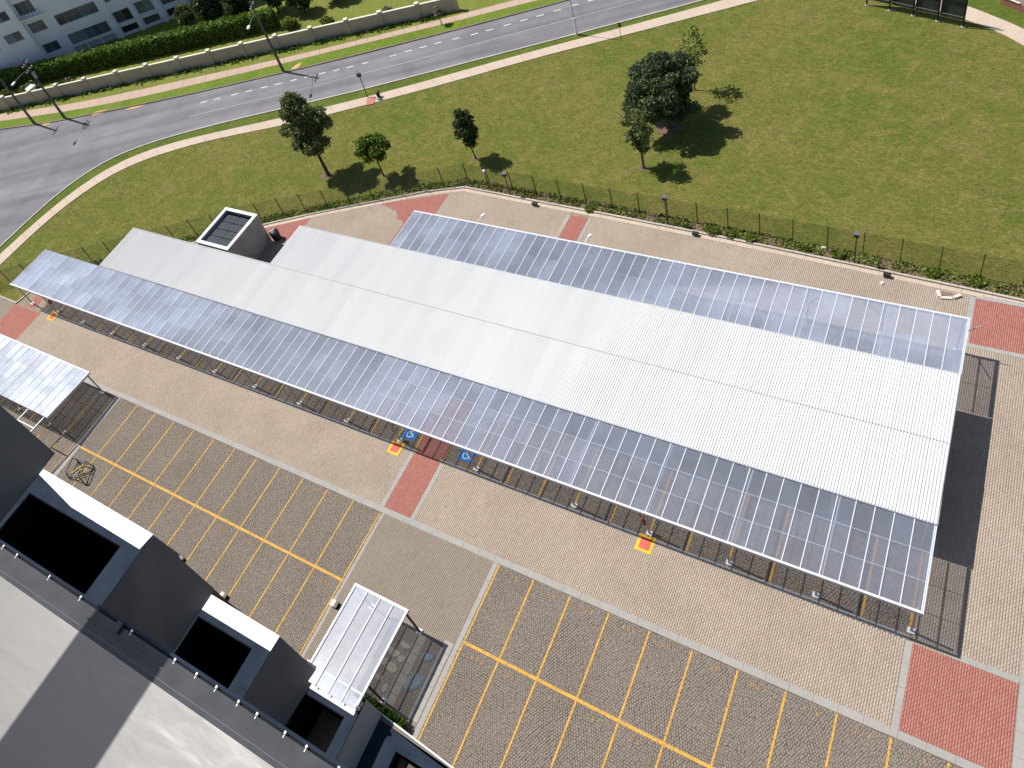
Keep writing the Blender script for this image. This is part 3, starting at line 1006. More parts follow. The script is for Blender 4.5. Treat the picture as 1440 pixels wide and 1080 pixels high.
for x in front_bays:
    yline((x, EY(x) + .3), (x, 15.6), 0.12)
for x in [22.5, 20.2, 17.75, 15.35, 12.95, 10.5, 8.1, 5.55, 3.0, 0.5, -2.0, -4.5, -9.6, -12, -14.5, -17]:
    yline((x, 24.6), (x, 29.1), 0.12)


def scribble(cx, cy, n=3, rz=0.0, s=0.3, mat='worn_yellow'):
    """worn, no longer legible stall mark: short painted strokes and rings"""
    m = MB()

    def seg(ax, ay, bx, by, w=0.06):
        d = Vector((bx - ax, by - ay, 0)); L = d.length
        d.normalize()
        p = Vector((-d.y, d.x, 0)) * w / 2
        q = []
        for (x, y, sg) in ((ax, ay, -1), (bx, by, -1), (bx, by, 1), (ax, ay, 1)):
            X, Y = x + p.x * sg, y + p.y * sg
            q.append((cx + X * math.cos(rz) - Y * math.sin(rz), cy + X * math.sin(rz) + Y * math.cos(rz), ZL))
        m.add(q, [(0, 1, 2, 3)])

    x = -(n - 1) * s * 0.6
    for k in range(n):
        typ = R.choice(('bar', 'ring', 'ring', 'hook'))
        h = s * 0.9
        w = s * 0.42
        if typ == 'bar':
            seg(x, -h / 2, x, h / 2)
        elif typ == 'ring':
            P = [(x + w / 2 * math.cos(t), h / 2 * math.sin(t)) for t in [2 * math.pi * i / 9 for i in range(10)]]
            for i in range(9):
                if R.random() < 0.9:
                    seg(*P[i], *P[i + 1], 0.055)
        else:
            seg(x - w / 2, h / 2, x + w / 2, h / 2)
            seg(x + w / 2, h / 2, x - w / 2, -h / 2)
        x += s * 1.15
    return m.build('stall_mark', mat, lot)


for i in range(0, 12):
    scribble(2.5 * i + 1.3 + R.uniform(-.1, .1), 4.72, R.choice((2, 3, 3)), s=0.28)
    scribble(2.5 * i + 1.2 + R.uniform(-.1, .1), -0.55, R.choice((2, 3)), s=0.28)
for k in range(0, 12):
    scribble(-9.53 - 2.4 * k - 1.15, 4.72, R.choice((2, 3)), s=0.26)
    scribble(-9.53 - 2.4 * k - 1.15, -0.55, R.choice((2, 2, 3)), s=0.26)
for a, b_ in zip(front_bays, front_bays[1:]):
    if not (-11.6 < (a + b_) / 2 < -4.4):
        scribble((a + b_) / 2, 10.85, R.choice((2, 3)), s=0.28)


def wheelchair(x, y, s=1.06):
    """blue square with the white wheelchair symbol, sheets on the paving"""
    b_ = MB().add([(x - s / 2, y - s / 2, ZL), (x + s / 2, y - s / 2, ZL), (x + s / 2, y + s / 2, ZL), (x - s / 2, y + s / 2, ZL)], [(0, 1, 2, 3)]).build('access_square', 'blue_floor_paint', lot)
    m = MB()
    z = ZL + 0.005

    def arc(cx, cy, r, w, a0, a1, n=18):
        for i in range(n):
            t0 = math.radians(a0 + (a1 - a0) * i / n); t1 = math.radians(a0 + (a1 - a0) * (i + 1) / n)
            m.add([(x + cx + (r - w / 2) * math.cos(t0), y + cy + (r - w / 2) * math.sin(t0), z), (x + cx + (r + w / 2) * math.cos(t0), y + cy + (r + w / 2) * math.sin(t0), z),
                   (x + cx + (r + w / 2) * math.cos(t1), y + cy + (r + w / 2) * math.sin(t1), z), (x + cx + (r - w / 2) * math.cos(t1), y + cy + (r - w / 2) * math.sin(t1), z)], [(0, 1, 2, 3)])

    def seg(ax, ay, bx, by, w=0.075):
        d = Vector((bx - ax, by - ay, 0)).normalized()
        p = Vector((-d.y, d.x, 0)) * w / 2
        m.add([(x + ax - p.x, y + ay - p.y, z + .001), (x + bx - p.x, y + by - p.y, z + .001), (x + bx + p.x, y + by + p.y, z + .001), (x + ax + p.x, y + ay + p.y, z + .001)], [(0, 1, 2, 3)])

    arc(-0.05, -0.13, 0.235, 0.07, 135, 385)
    arc(-0.08, 0.40, 0.035, 0.07, 0, 360, 12)
    seg(-0.08, 0.32, -0.05, 0.02)
    seg(-0.065, 0.19, 0.16, 0.17, 0.06)
    seg(-0.06, 0.0, 0.19, -0.02)
    seg(0.18, -0.03, 0.29, -0.27)
    seg(0.28, -0.27, 0.37, -0.22, 0.06)
    sy = m.build('access_symbol', 'white_floor_paint', lot)
    scribble(x, y - s / 2 - 0.25, 4, s=0.22)


wheelchair(-9.75 - 0.85, 11.45)
wheelchair(-5.65, 11.4)

# ------------------------------------------------------------------ lawn: tufts standing out of the turf
FENCE = [(-76, 3.7), (-63.9, 11.5), (-56.0, 16.9), (-37.8, 28.4), (-26.1, 34.2), (-19.3, 37.75), (-9.1, 37.5), (3.6, 37.4), (15.8, 37.1), (25.2, 36.75), (48, 35.9)]
lawn_poly = [p for p in path_in if p[0] > -68.4][1:] + [(5.0, 74.2), (13, 71.3), (18.2, 68.5), (22.2, 65.9), (29.2, 56)] + [(34, 36.6)] + FENCE[::-1][1:-1]
nt_ = 190000
X = NR.uniform(-69, 34, nt_); Y = NR.uniform(8, 74, nt_)
k = inpoly(X, Y, lawn_poly)
X = X[k]; Y = Y[k]
clump = np.sin(X * 1.7 + 2 * np.sin(Y * 1.1)) + np.sin(Y * 2.3 + 1.7 * np.sin(X * .8))
keep = NR.uniform(-2, 2, len(X)) < clump + 0.9
X = X[keep]; Y = Y[keep]
n = len(X)
ang = NR.normal(0.5, 0.9, n)
L = NR.uniform(0.07, 0.19, n)
tilt = NR.uniform(0.02, 0.10, n)
dx = np.cos(ang) * L; dy = np.sin(ang) * L
px = -np.sin(ang) * 0.022; py = np.cos(ang) * 0.022
V = np.zeros((n, 3, 3))
V[:, 0] = np.stack([X - px, Y - py, np.full(n, -0.05)], 1)
V[:, 1] = np.stack([X + px, Y + py, np.full(n, -0.05)], 1)
V[:, 2] = np.stack([X + dx, Y + dy, -0.04 + tilt], 1)
base = (np.arange(n) * 3)[:, None]
tag(np_mesh('grass', V.reshape(-1, 3), [base + np.array([0, 1, 2])[None, :]], 'tuft'), 'short green lawn with dry straw-coloured streaks', 'grass', kind='stuff')

# ------------------------------------------------------------------ the shelter roofs
PX, PY = 22.8, 15.5
TILT = math.radians(0.22)


def mesh_obj(name, me, parent, loc):
    o = bpy.data.objects.new(name, me)
    link(o, parent)
    o.location = loc
    return o


shed = thing('shelter_roof', 'long white corrugated metal roof over the covered parking bays', 'shelter', (PX, PY, 0), TILT)
RZ0, RZ1, RZ2 = 3.52, 3.63, 3.60


def sheet_mesh(width, length, zrise, ribs, h=0.046):
    m = MB()
    pitch = width / ribs
    prof = []
    for i in range(ribs):
        x = -width + i * pitch
        prof += [(x, 0), (x + pitch * .46, 0), (x + pitch * .56, h), (x + pitch * .86, h), (x + pitch * .96, 0)]
    prof.append((0.012, 0))
    vs = []
    for (x, z) in prof:
        vs += [(x, 0, z), (x, length, z + zrise)]
    fs = [(2 * i, 2 * i + 2, 2 * i + 3, 2 * i + 1) for i in range(len(prof) - 1)]
    o = len(vs)
    vs += [(x, y, z - 0.004) for (x, y, z) in vs]
    fs += [tuple(i + o for i in f)[::-1] for f in fs]
    fs += [(2 * i, 2 * i + o, 2 * i + 2 + o, 2 * i + 2) for i in range(len(prof) - 1)]
    return m.add(vs, fs).mesh('roof_sheet', 'white_roof')


me_f = sheet_mesh(1.0, 5.18, RZ1 - RZ0, 6)
me_b = sheet_mesh(1.0, 4.95, RZ2 - RZ1 + 0.02, 6)
for i in range(72):
    mesh_obj('roof_sheet', me_f, shed, (-i * 1.0, 0, RZ0))
for i in range(53):
    mesh_obj('roof_sheet', me_b, shed, (-i * 1.0, 5.10, RZ1 + 0.012 - 0.045))
MBs = MB().box(PX - 72.02, PX + 0.0, PY + 5.05, PY + 5.112, RZ1 - 0.09, RZ1 + 0.024)
MBs.build('seam_strip', 'grey_tube_light', shed)
fl = MB()
fl.box(PX - 72.04, PX + .03, PY - 0.02, PY + 0.0, RZ0 - 0.14, RZ0 - 0.006)
fl.box(PX + 0.016, PX + .036, PY, PY + 10.05, RZ0 - 0.10, RZ0 + 0.0)
fl.box(PX - 72.06, PX - 72.04, PY, PY + 5.15, RZ0 - 0.10, RZ0)
fl.box(PX - 53.04, PX + .03, PY + 10.06, PY + 10.08, RZ2 - 0.12, RZ2 + .03)
fl.build('edge_flashing', 'white_metal', shed)
for i in range(15):
    x = PX - 0.4 - 4.8 * i
    if x < PX - 71.5:
        break
    pm = MB().box(x - .06, x + .06, PY + 0.25, PY + 0.37, 0, RZ0 - .02)
    pm.build('post', 'galv_post', shed)
    MB().box(x - .06, x + .06, PY + 5.0, PY + 5.12, 0, RZ1 - .1).build('post', 'galv_post', shed)
    MB().bar((x, PY + .1, RZ0 - .12), (x, PY + 5.1, RZ1 - .12), .1, .16).build('beam', 'white_metal', shed)


def canopy(root, x_hi, n_bay, bay, y_out, y_in, z_out, z_in, rows, posts, post_y, edge_w=0.13, brace=True, frame_off=0.24, raft_w=0.05, panel='clear_panel'):
    """glazed lean-to roof: rafters along y, a purlin between the rows of panels, one panel per field; posts under the outer edge. world coordinates"""
    r = root
    ox, oy = r.location.x, r.location.y
    s = 1 if y_in > y_out else -1
    L = abs(y_in - y_out)
    zat = lambda t: z_out + (z_in - z_out) * t
    # panels
    e0 = edge_w
    ln = (L - e0) / rows
    lap = 0.004
    slope = (z_in - z_out) / L
    pm = MB()
    w = bay - 0.012
    ya, yb = lap, ln - lap
    pts = []
    for (x, y) in ((-w / 2, ya), (w / 2, ya), (w / 2, yb), (-w / 2, yb)):
        pts.append((x, s * y, slope * y))
    vs = pts + [(x, y, z + 0.006) for (x, y, z) in pts]
    fs = [(3, 2, 1, 0), (4, 5, 6, 7), (0, 1, 5, 4), (1, 2, 6, 5), (2, 3, 7, 6), (3, 0, 4, 7)]
    if s < 0:
        fs = [f[::-1] for f in fs]
    me = MB().add(vs, fs).mesh('canopy_panel', panel)
    for i in range(n_bay):
        for j in range(rows):
            y = y_out + s * (e0 + j * ln)
            mesh_obj('canopy_panel', me, r, (x_hi - bay * (i + .5) - ox, y - oy, zat((e0 + j * ln) / L)))
    # rafters
    ra = MB()
    p0 = Vector((0, s * (edge_w * .98), zat(edge_w / L) + .012))
    p1 = Vector((0, s * L, zat(1) + .012))
    ra.bar(p0, p1, raft_w, 0.06)
    me_r = ra.mesh('rafter', 'white_metal')
    for i in range(n_bay + 1):
        mesh_obj('rafter', me_r, r, (x_hi - bay * i - ox, y_out - oy, 0))
    # edge beam and end pieces
    MB().box(x_hi - bay * n_bay - .04, x_hi + .04, y_out, y_out + s * edge_w, z_out - .20, z_out + .055).build('edge_beam', 'white_metal', r)
    MB().bar((x_hi + .075, y_out, z_out - .03), (x_hi + .075, y_in, z_in - .03), .06, .13).build('end_trim', 'white_metal', r)
    # purlins
    for j in range(1, rows):
        t = (e0 + j * ln) / L
        y = y_out + s * (e0 + j * ln)
        MB().box(x_hi - bay * n_bay, x_hi, y - .016, y + .016, zat(t) - .05, zat(t) - .006).build('purlin', 'white_metal', r)
    # posts with base, frame and braces
    for x in posts:
        MB().box(x - .055, x + .055, post_y - .055, post_y + .055, 0.13, z_out - .2).build('post', 'galv_post', r)
        MB().box(x - .19, x + .19, post_y - .15, post_y + .15, 0, .13).build('post_base', 'white_coping', r)
        MB().bar((x + frame_off, y_out + s * .2, zat(.05) - .13), (x + frame_off, y_in, zat(1) - .13), .06, .15).build('frame_beam', 'white_metal', r)
        if brace:
            b1 = MB()
            b1.bar((x, post_y, 1.9), (x + 1.0, y_out + s * .25, z_out - .22), .05)
            b1.bar((x, post_y, 1.9), (x - 1.0, y_out + s * .25, z_out - .22), .05)
            b1.bar((x, post_y + s * .05, 2.0), (x + frame_off * .5, post_y + s * 1.5, zat(.35) - .2), .05)
            b1.build('brace', 'galv_post', r)


fc = thing('glazed_canopy', 'long clear plastic canopy along the front of the white roof facing the drive', 'canopy', (PX, PY, 0), TILT, 'clear canopies with white rafters')
front_posts = [22.55, 17.8, 13.0, 8.1, 3.0, -4.5, -11.1, -16.2, -21.1, -26.1, -30.95, -35.6, -40.3, -45.0, -49.6, -53.9, -58.1]
canopy(fc, 22.72, 84, 0.9645, 10.42, 15.46, 3.43, 3.36, 3, front_posts, 10.72, brace=False)
rc = thing('glazed_canopy', 'shorter clear plastic canopy behind the white roof, on the lawn side', 'canopy', (PX, PY, 0), TILT, 'clear canopies with white rafters')
rear_posts = [22.5, 18.05, 13.3, 8.7, 3.8, -0.9, -5.6, -10.3, -15.0, -19.6]
canopy(rc, 22.72, 45, 0.945, 30.12, 25.62, 3.46, 3.50, 2, rear_posts, 29.95)
lc = thing('glazed_canopy', 'clear plastic canopy over left bays beside the black boxy building', 'canopy', (-40.2, 0, 0), 0, 'clear canopies with white rafters')
canopy(lc, -40.3, 20, 0.98, 5.27, 0.25, 2.95, 3.22, 3, [-40.5, -45.3, -50.1, -54.9, -59.7], 5.0, brace=False, panel='milky_panel')
for x in (-41.0, -43.2, -47.9, -52.6, -57.4):
    MB().box(x - .05, x + .05, .42, .52, 0.13, 3.0).build('post', 'galv_post', lc)
    MB().box(x - .15, x + .15, .36, .62, 0, .13).build('post_base', 'white_coping', lc)
for x in (-40.55, -42.9):
    MB().bar((x, .2, 3.2), (x - .2, -3.4, 3.2), .11, .11).build('link_beam', 'white_metal', lc)
MB().bar((-42.85, -.95, 3.21), (-40.7, -.95, 3.21), .10, .09).build('link_beam', 'white_metal', lc)

ec = thing('entrance_canopy', 'small four-bay clear canopy with white frame joined to the white parapet', 'canopy', (-2.7, -.4, 0))
fr_ = MB()
zE0, zE1 = 3.17, 3.26
me = None
for i in range(4):
    x1 = -2.76 - i * 0.985
    pv = [(x1 - .955, -6.4, zE1), (x1 - .02, -6.4, zE1), (x1 - .02, -.55, zE0), (x1 - .955, -.55, zE0)]
    MB().add(pv + [(a, b_, c + .006) for a, b_, c in pv], [(3, 2, 1, 0), (4, 5, 6, 7), (0, 1, 5, 4), (1, 2, 6, 5), (2, 3, 7, 6), (3, 0, 4, 7)]).build('canopy_panel', 'milky_panel', ec)
for i in range(5):
    x1 = -2.76 - i * 0.985 - (0.0 if i else 0)
    wd = .13 if i in (0, 4) else .055
    MB().bar((x1, -.5, zE0 + .03), (x1 - .05, -6.5, zE1 + .03), wd, .10).build('rafter', 'white_metal', ec)
MB().box(-6.78, -2.68, -.56, -.40, zE0 - .14, zE0 + .085).build('edge_beam', 'white_metal', ec)
MB().box(-6.78, -2.7, -5.62, -5.5, zE1 - .1, zE1 - .01).build('purlin', 'white_metal', ec)
for (x, y) in ((-2.85, -.62), (-6.6, -.62), (-2.95, -5.0)):
    MB().box(x - .06, x + .06, y - .06, y + .06, 0.1, 3.06).build('post', 'black_metal', ec)
    MB().box(x - .16, x + .16, y - .16, y + .16, 0, .1).build('post_base', 'white_coping', ec)

# floodlights reaching out over the rear canopy edge
for (x, lab) in ((-13.4, 'white floodlight on the rear canopy edge nearest the red triangular paving'), (-3.5, 'white floodlight on the rear canopy edge right of the red crossing')):
    f_ = thing('floodlight', lab, 'floodlight', (x, 30.2, 3.4), 0, 'floodlights on the rear canopy')
    MB().bar((x, 30.15, 3.45), (x + .12, 30.75, 3.55), .05).build('arm', 'white_metal', f_)
    MB().bar((x + .10, 30.72, 3.55), (x + .20, 31.05, 3.5), .24, .12).build('lamp_head', 'lamp_white', f_)

# ------------------------------------------------------------------ utility box with louvred top
ub = thing('utility_building', 'grey box building with white rim and dark louvred top beside the white roof', 'building', (-37.9, 22.9, 0))
x0, x1, y0, y1, zt = -40.0, -35.75, 20.66, 25.4, 3.75
wm = MB()
wm.box(x0, x1, y0, y0 + .18, 0, zt - .13)
wm.box(x0, x1, y1 - .18, y1, 0, zt - .13)
wm.box(x0, x0 + .18, y0 + .18, y1 - .18, 0, zt - .13)
wm.box(x1 - .18, x1, y0 + .18, y1 - .18, 0, zt - .13)
wm.build('wall', 'grey_concrete', ub)
rm = MB()
e = .29
rm.box(x0 - .05, x1 + .05, y0 - .05, y0 + e, zt - .128, zt)
rm.box(x0 - .05, x1 + .05, y1 - e, y1 + .05, zt - .128, zt)
rm.box(x0 - .05, x0 + e, y0 + e, y1 - e, zt - .128, zt)
rm.box(x1 - e, x1 + .05, y0 + e, y1 - e, zt - .128, zt)
rm.build('rim', 'white_coping', ub)
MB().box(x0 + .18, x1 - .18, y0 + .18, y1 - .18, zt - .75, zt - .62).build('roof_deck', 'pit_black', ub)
for i in range(2):
    for j in range(4):
        cx0 = x0 + .55 + i * 1.6; cy0 = y0 + .5 + j * .96
        p_ = MB().box(cx0, cx0 + 1.5, cy0, cy0 + .84, zt - .618, zt - .40)
        vp = p_.build('vent_panel', 'vent_slat', ub)
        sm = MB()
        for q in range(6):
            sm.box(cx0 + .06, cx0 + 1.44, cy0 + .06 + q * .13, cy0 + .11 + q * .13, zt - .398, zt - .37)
        sm.build('slat', 'slate_and_shade', vp)
wb = thing('waste_bin', 'black rounded bin against the grey box building', 'bin', (-35.2, 25.9, 0))
MB().lathe((-35.25, 25.75, 0), [(.30, .02), (.42, .12), (.46, .6), (.46, 1.0)], 14).build('body', 'black_metal', wb)
MB().lathe((-35.25, 25.75, 0), [(.50, 1.0), (.48, 1.08), (.30, 1.2), (.08, 1.26)], 14).build('lid', 'black_metal', wb)
MB().bar((-35.5, 25.5, 1.24), (-35.2, 25.95, 1.27), .07, .05).build('handle', 'lamp_white', wb)

# ------------------------------------------------------------------ mesh fence
fence = thing('mesh_fence', 'dark wire mesh fence with thin posts between the lawn and the car park', 'fence', (0, 0, 0))
segs = [(FENCE[:6], 2.46), (FENCE[5:], 2.46)]
FH = 2.28
for pl, step in segs:
    pts = resample(pl, step)
    for i, p in enumerate(pts):
        if i == 0 and pl is not FENCE[:6] and pl[0] == FENCE[5]:
            continue
        if not (-69 < p[0] < 32):
            continue
        MB().box(p[0] - .03, p[0] + .03, p[1] - .03, p[1] + .03, -.05, FH + .1).build('post', 'black_metal', fence)
    for a, b_ in zip(pts, pts[1:]):
        if not (-69 < a[0] < 31):
            continue
        m = MB()
        A = Vector((a[0], a[1], 0)); B = Vector((b_[0], b_[1], 0))
        d = (B - A)
        nv = 34
        for q in range(1, nv):
            p = A + d * (q / nv)
            w = 0.006
            t = d.normalized() * w
            s = Vector((-t.y, t.x, 0))
            v0 = [p - t, p + s, p + t]
            m.add([(v.x, v.y, .05) for v in v0] + [(v.x, v.y, FH) for v in v0], [(0, 1, 4, 3), (1, 2, 5, 4), (2, 0, 3, 5)])
        for z in [.06 + .2 * k for k in range(12)]:
            m.bar((A.x, A.y, z), (B.x, B.y, z), .0095)
        m.build('mesh_panel', 'fence_green', fence)

# black bollard lamps standing in the soil strip along the fence
for (x, y, h, lab, white) in ((-16.7, 37.3, 2.45, 'fence lamp with white globe at the bend of the fence', True),
                              (-14.3, 36.95, 2.75, 'black lamp post behind the rear canopy, second from the fence bend', False),
                              (0.8, 36.75, 3.2, 'black box-headed lamp post below the two dark trees', False),
                              (15.2, 36.1, 3.2, 'black box-headed lamp post nearest the broken concrete piece', False)):
    t = thing('garden_lamp', lab, 'lamp', (x, y, 0), 0, 'lamp posts along the mesh fence')
    MB().tube([(x, y, -.05), (x, y, .3), (x, y, h - .35)], [.06, .045, .045], 8).build('post', 'black_metal', t)
    if white:
        MB().lathe((x, y, h - .34), [(.05, 0), (.12, .04), (.15, .14), (.12, .25), (.04, .3)], 12).build('globe', 'lamp_white', t)
    else:
        MB().box(x - .17, x + .17, y - .15, y + .15, h - .35, h - .05).build('lamp_head', 'black_metal', t)
        MB().box(x - .21, x + .21, y - .19, y + .19, h - .048, h + .02).build('cap', 'grey_tube', t)

# ------------------------------------------------------------------ trees
def tree(name, label, base, height, crown_lo, rx, ry, n_leaf, leaf, mat, n_clump=16, trunk_r=.14, lean=(0, 0), bark='bark', group='trees on the lawn', shape=1.0, gap=0.0, off=(0, 0), cat='tree', cl_scale=1.0, forks=5, seed=1, spread=1.0, shell=.3, reach=(.35, .72)):
    rr = random.Random(seed)
    bx, by = base
    t = thing(name, label, cat, (bx, by, 0), 0, group)
    H = height - crown_lo
    clumps = []
    for i in range(n_clump):
        u = (i + .5) / n_clump
        # profile: widest at shape share of the crown's height
        prof = math.sin(math.pi * min(.97, max(.06, u ** shape))) ** .7
        a = i * 2.39996 + rr.uniform(-.4, .4)
        rad = prof * rr.uniform(*reach)
        z = crown_lo + H * (.10 + .80 * u)
        cx = bx + off[0] * u + lean[0] * z / height + rx * rad * math.cos(a)
        cy = by + off[1] * u + lean[1] * z / height + ry * rad * math.sin(a)
        s = rr.uniform(.30, .46) * cl_scale
        clumps.append((cx, cy, z, rx * s, ry * s, max(.22, min(H * .16, (rx + ry) / 2 * s * .9))))
    pts = clump_points(clumps, n_leaf, shell)
    pts += NR.normal(0, .05 * (rx + ry) / 2 * spread, pts.shape)
    ell = leaves('crown', pts, leaf, mat, t, up=.35)
    tm = MB()
    top = Vector((bx + lean[0] * .8, by + lean[1] * .8, crown_lo + H * .62))
    p0 = Vector((bx, by, -.06))
    kn = [p0, p0 + Vector((0, 0, .35)), p0.lerp(top, .4) + Vector((rr.uniform(-.1, .1), rr.uniform(-.1, .1), 0)), top]
    tm.tube(kn, [trunk_r * 1.45, trunk_r, trunk_r * .72, trunk_r * .2], 9)
    for i in range(forks):
        c = clumps[(i * 3 + 1) % len(clumps)]
        st_ = p0.lerp(top, rr.uniform(.42, .75))
        en = Vector(c[:3])
        mid = st_.lerp(en, .5) + Vector((0, 0, .12 * H * rr.uniform(.2, .8)))
        tm.tube([st_, mid, en], [trunk_r * .42, trunk_r * .28, trunk_r * .1], 6)
    tm.build('trunk', bark, t)
    return t


tree('tree', 'tall olive-green tree with a long crown and bare trunk at the left of the lawn', (-35.3, 35.3), 10.8, 2.8, 2.75, 2.65, 15000, .17, 'leaf_olive', 44, .2, (-.4, .2), seed=3, shape=.85, off=(-.3, .3), cl_scale=.62, forks=12, shell=.6, spread=.6, reach=(.2, .9))
tree('tree', 'small bright green tree with forked thin trunk beside the tall olive tree', (-28.8, 36.55), 5.4, 2.5, 2.0, 1.95, 3200, .19, 'leaf_bright', 16, .085, (0.1, 0), seed=5, shape=.75, forks=7, cl_scale=.78, reach=(.2, .85))
tree('tree', 'slim small dark tree alone between the fence bend and the pavement lamp', (-20.1, 40.95), 6.3, 1.5, 1.45, 1.4, 4200, .16, 'leaf_deep', 18, .075, (-.2, .1), seed=8)
tree('tree', 'broad dense dark green tree, the biggest crown on the lawn', (-3.0, 48.9), 8.3, .9, 3.75, 3.6, 24000, .17, 'leaf_dark', 48, .26, (0, 0), seed=23, shape=.85, cl_scale=.56, off=(-.4, .3), shell=.7, spread=.45, forks=10, reach=(.2, .98))
tree('tree', 'medium tree with open forked crown in front of the broad dark tree', (-3.42, 42.95), 6.7, 1.9, 2.1, 2.0, 2300, .17, 'leaf_olive', 15, .13, (-.2, .1), seed=14, bark='pale_bark', forks=15, cl_scale=.66, spread=1.1, shape=1.25)
tree('tree', 'tall thin tree with sparse yellow-green leaves behind the broad dark tree', (-2.3, 54.6), 7.4, 2.8, 1.6, 1.5, 430, .19, 'leaf_sparse', 16, .07, (0.3, .2), seed=17, forks=10, cl_scale=.8, spread=2.0)
tree('tree', 'little brown street tree on the far verge beside the pavement', (-36.2, 62.9), 2.6, 1.2, .8, .8, 260, .2, 'leaf_flower', 7, .06, (-.2, .2), seed=21, group='trees across the street')
for (x, y, r_) in ((-35.5, 35.2, .8), (-20.2, 40.9, .45), (-3.2, 48.7, 1.3), (-3.45, 42.9, .6), (-28.9, 36.5, .4), (-2.4, 54.6, .3)):
    k = 11
    P = [(x + r_ * math.cos(2 * math.pi * i / k) * R.uniform(.6, 1.2), y + .8 * r_ * math.sin(2 * math.pi * i / k) * R.uniform(.6, 1.2)) for i in range(k)]
    tag(MB().prism(P, -.06, -.028).build('soil_patch', 'soil'), kind='structure')
# trees behind the far hedge
for i, (s, n_, h, r_, nl, mt, lab) in enumerate(((31, 10.5, 6.5, 2.6, 3600, 'leaf_deep', 'dark green garden tree behind the hedge next to the white building'),
                                                (35.5, 9.5, 5.6, 2.3, 3000, 'leaf_deep', 'dark leafy tree behind the hedge left of the utility pole'),
                                                (40.5, 10.6, 6.6, 2.5, 3400, 'leaf_dark', 'bluish dark tree behind the hedge at the utility pole top'),
                                                (45.0, 8.6, 4.6, 2.2, 2800, 'leaf_deep', 'dense dark shrub-like tree at the right end of the hedge'),
                                                (49.5, 10.0, 5.4, 2.6, 3000, 'leaf_garden', 'wide dark tree shading the far garden lawn'),
                                                (26.5, 11.0, 4.2, 1.8, 1800, 'leaf_olive', 'low pale tree in front of the white building balconies'))):
    p = st(s, n_)
    tree('garden_tree', lab, (p[0], p[1]), h, .7, r_, r_ * .95, nl, .32, mt, 18, .16, seed=40 + i, group='trees behind the hedge', cl_scale=1.05)


def shrub(name, label, x, y, r, h, n, leaf, mat, group, z=-.03, stem=True, cat='shrub'):
    t = thing(name, label, cat, (x, y, z), 0, group)
    cl = []
    for i in range(6):
        a = i * 2.4
        cl.append((x + r * .45 * math.cos(a), y + r * .45 * math.sin(a), z + h * (.35 + .3 * (i % 3) / 2), r * .6, r * .6, h * .38))
    pts = clump_points(cl, n)
    pts[:, 2] = np.maximum(pts[:, 2], z + .03)
    leaves('foliage', pts, leaf, mat, t, up=.3)
    if stem:
        m = MB()
        for i in range(4):
            m.tube([(x, y, z - .05), (x + .25 * r * math.cos(i * 1.7), y + .25 * r * math.sin(i * 1.7), z + h * .5)], [.03, .012], 5)
        m.build('stem', 'bark', t)
    return t


# far hedge: a clipped wall of leaves
def hedge(name, label, s0, s1, n0, n1, h, nl, leaf, mat, base=None, cat='hedge'):
    p = st(s0, n0)
    t = thing(name, label, cat, (p[0], p[1], 0))
    m = MB()
    q = [st(s0, n0 + .18), st(s1, n0 + .18), st(s1, n1 - .18), st(s0, n1 - .18)]
    m.prism([(v[0], v[1]) for v in q], -.03, h - .18)
    m.build('branches', 'leaf_deep', t)
    a = (s1 - s0) * (n1 - n0); f_ = (s1 - s0) * h
    k1 = int(nl * a / (a + 2 * f_)); k2 = (nl - k1) // 2
    P = []
    for kk, kind in ((k1, 'top'), (k2, 'front'), (k2, 'back')):
        s = NR.uniform(s0, s1, kk)
        if kind == 'top':
            n_ = NR.uniform(n0, n1, kk); z = h + NR.normal(0, .09, kk) + .1 * np.sin(s * 1.9)
        else:
            n_ = (n0 if kind == 'front' else n1) + NR.normal(0, .10, kk) + .09 * np.sin(s * 2.7); z = NR.uniform(0, h, kk)
        xy = np.array([SO.x, SO.y])[None, :] + s[:, None] * np.array([SS.x, SS.y]) + n_[:, None] * np.array([SN.x, SN.y])
        P.append(np.concatenate([xy, z[:, None]], 1))
    leaves('foliage', np.concatenate(P), leaf, mat, t, up=.2)
    return t


hedge('hedge', 'tall clipped green hedge in front of the white building', -9, 41.5, 5.6, 7.0, 2.7, 15000, .24, 'leaf_hedge')
shrubs_far = [(-6, 3.4, 1.5, 1.7, 'bright round shrub behind the cream wall, at the two left poles'), (-2.2, 2.6, 1.5, 1.5, 'yellowish shrub behind the wall between the two left poles'),
              (2.6, 2.6, 1.7, 2.0, 'large spreading shrub beside the small grey pillar'), (8.5, 2.6, 1.4, 1.0, 'low reddish-green shrub on the lawn right of the grey pillar')]
for i, (s, n_, r_, h, lab) in enumerate(shrubs_far):
    p = st(s, n_)
    shrub('shrub', lab, p[0], p[1], r_, h, 900, .3, 'leaf_garden', 'shrubs behind the cream wall')
for i, (s, n_, r_, h, lab) in enumerate(((43.5, 5.2, 1.2, 1.6, 'bright yellow-green shrub right of the tall hedge'), (49.0, 4.2, .9, .9, 'small pale shrub in the shade on the far lawn'),
                                        (58.2, 2.2, .8, 1.5, 'pale flowering shrub behind the cream wall'), (23.5, 8.8, 1.4, 1.4, 'pale shrub bed between hedge and white building'))):
    p = st(s, n_)
    shrub('shrub', lab, p[0], p[1], r_, h, 600, .26, 'leaf_flower' if i >= 2 else 'leaf_weed', 'shrubs in the far garden')
p = st(4.3, .9)
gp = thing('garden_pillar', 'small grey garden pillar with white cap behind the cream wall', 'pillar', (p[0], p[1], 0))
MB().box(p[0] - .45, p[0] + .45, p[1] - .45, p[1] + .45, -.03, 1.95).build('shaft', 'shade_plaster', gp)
MB().box(p[0] - .58, p[0] + .58, p[1] - .58, p[1] + .58, 1.952, 2.2).build('cap', 'white_coping', gp)

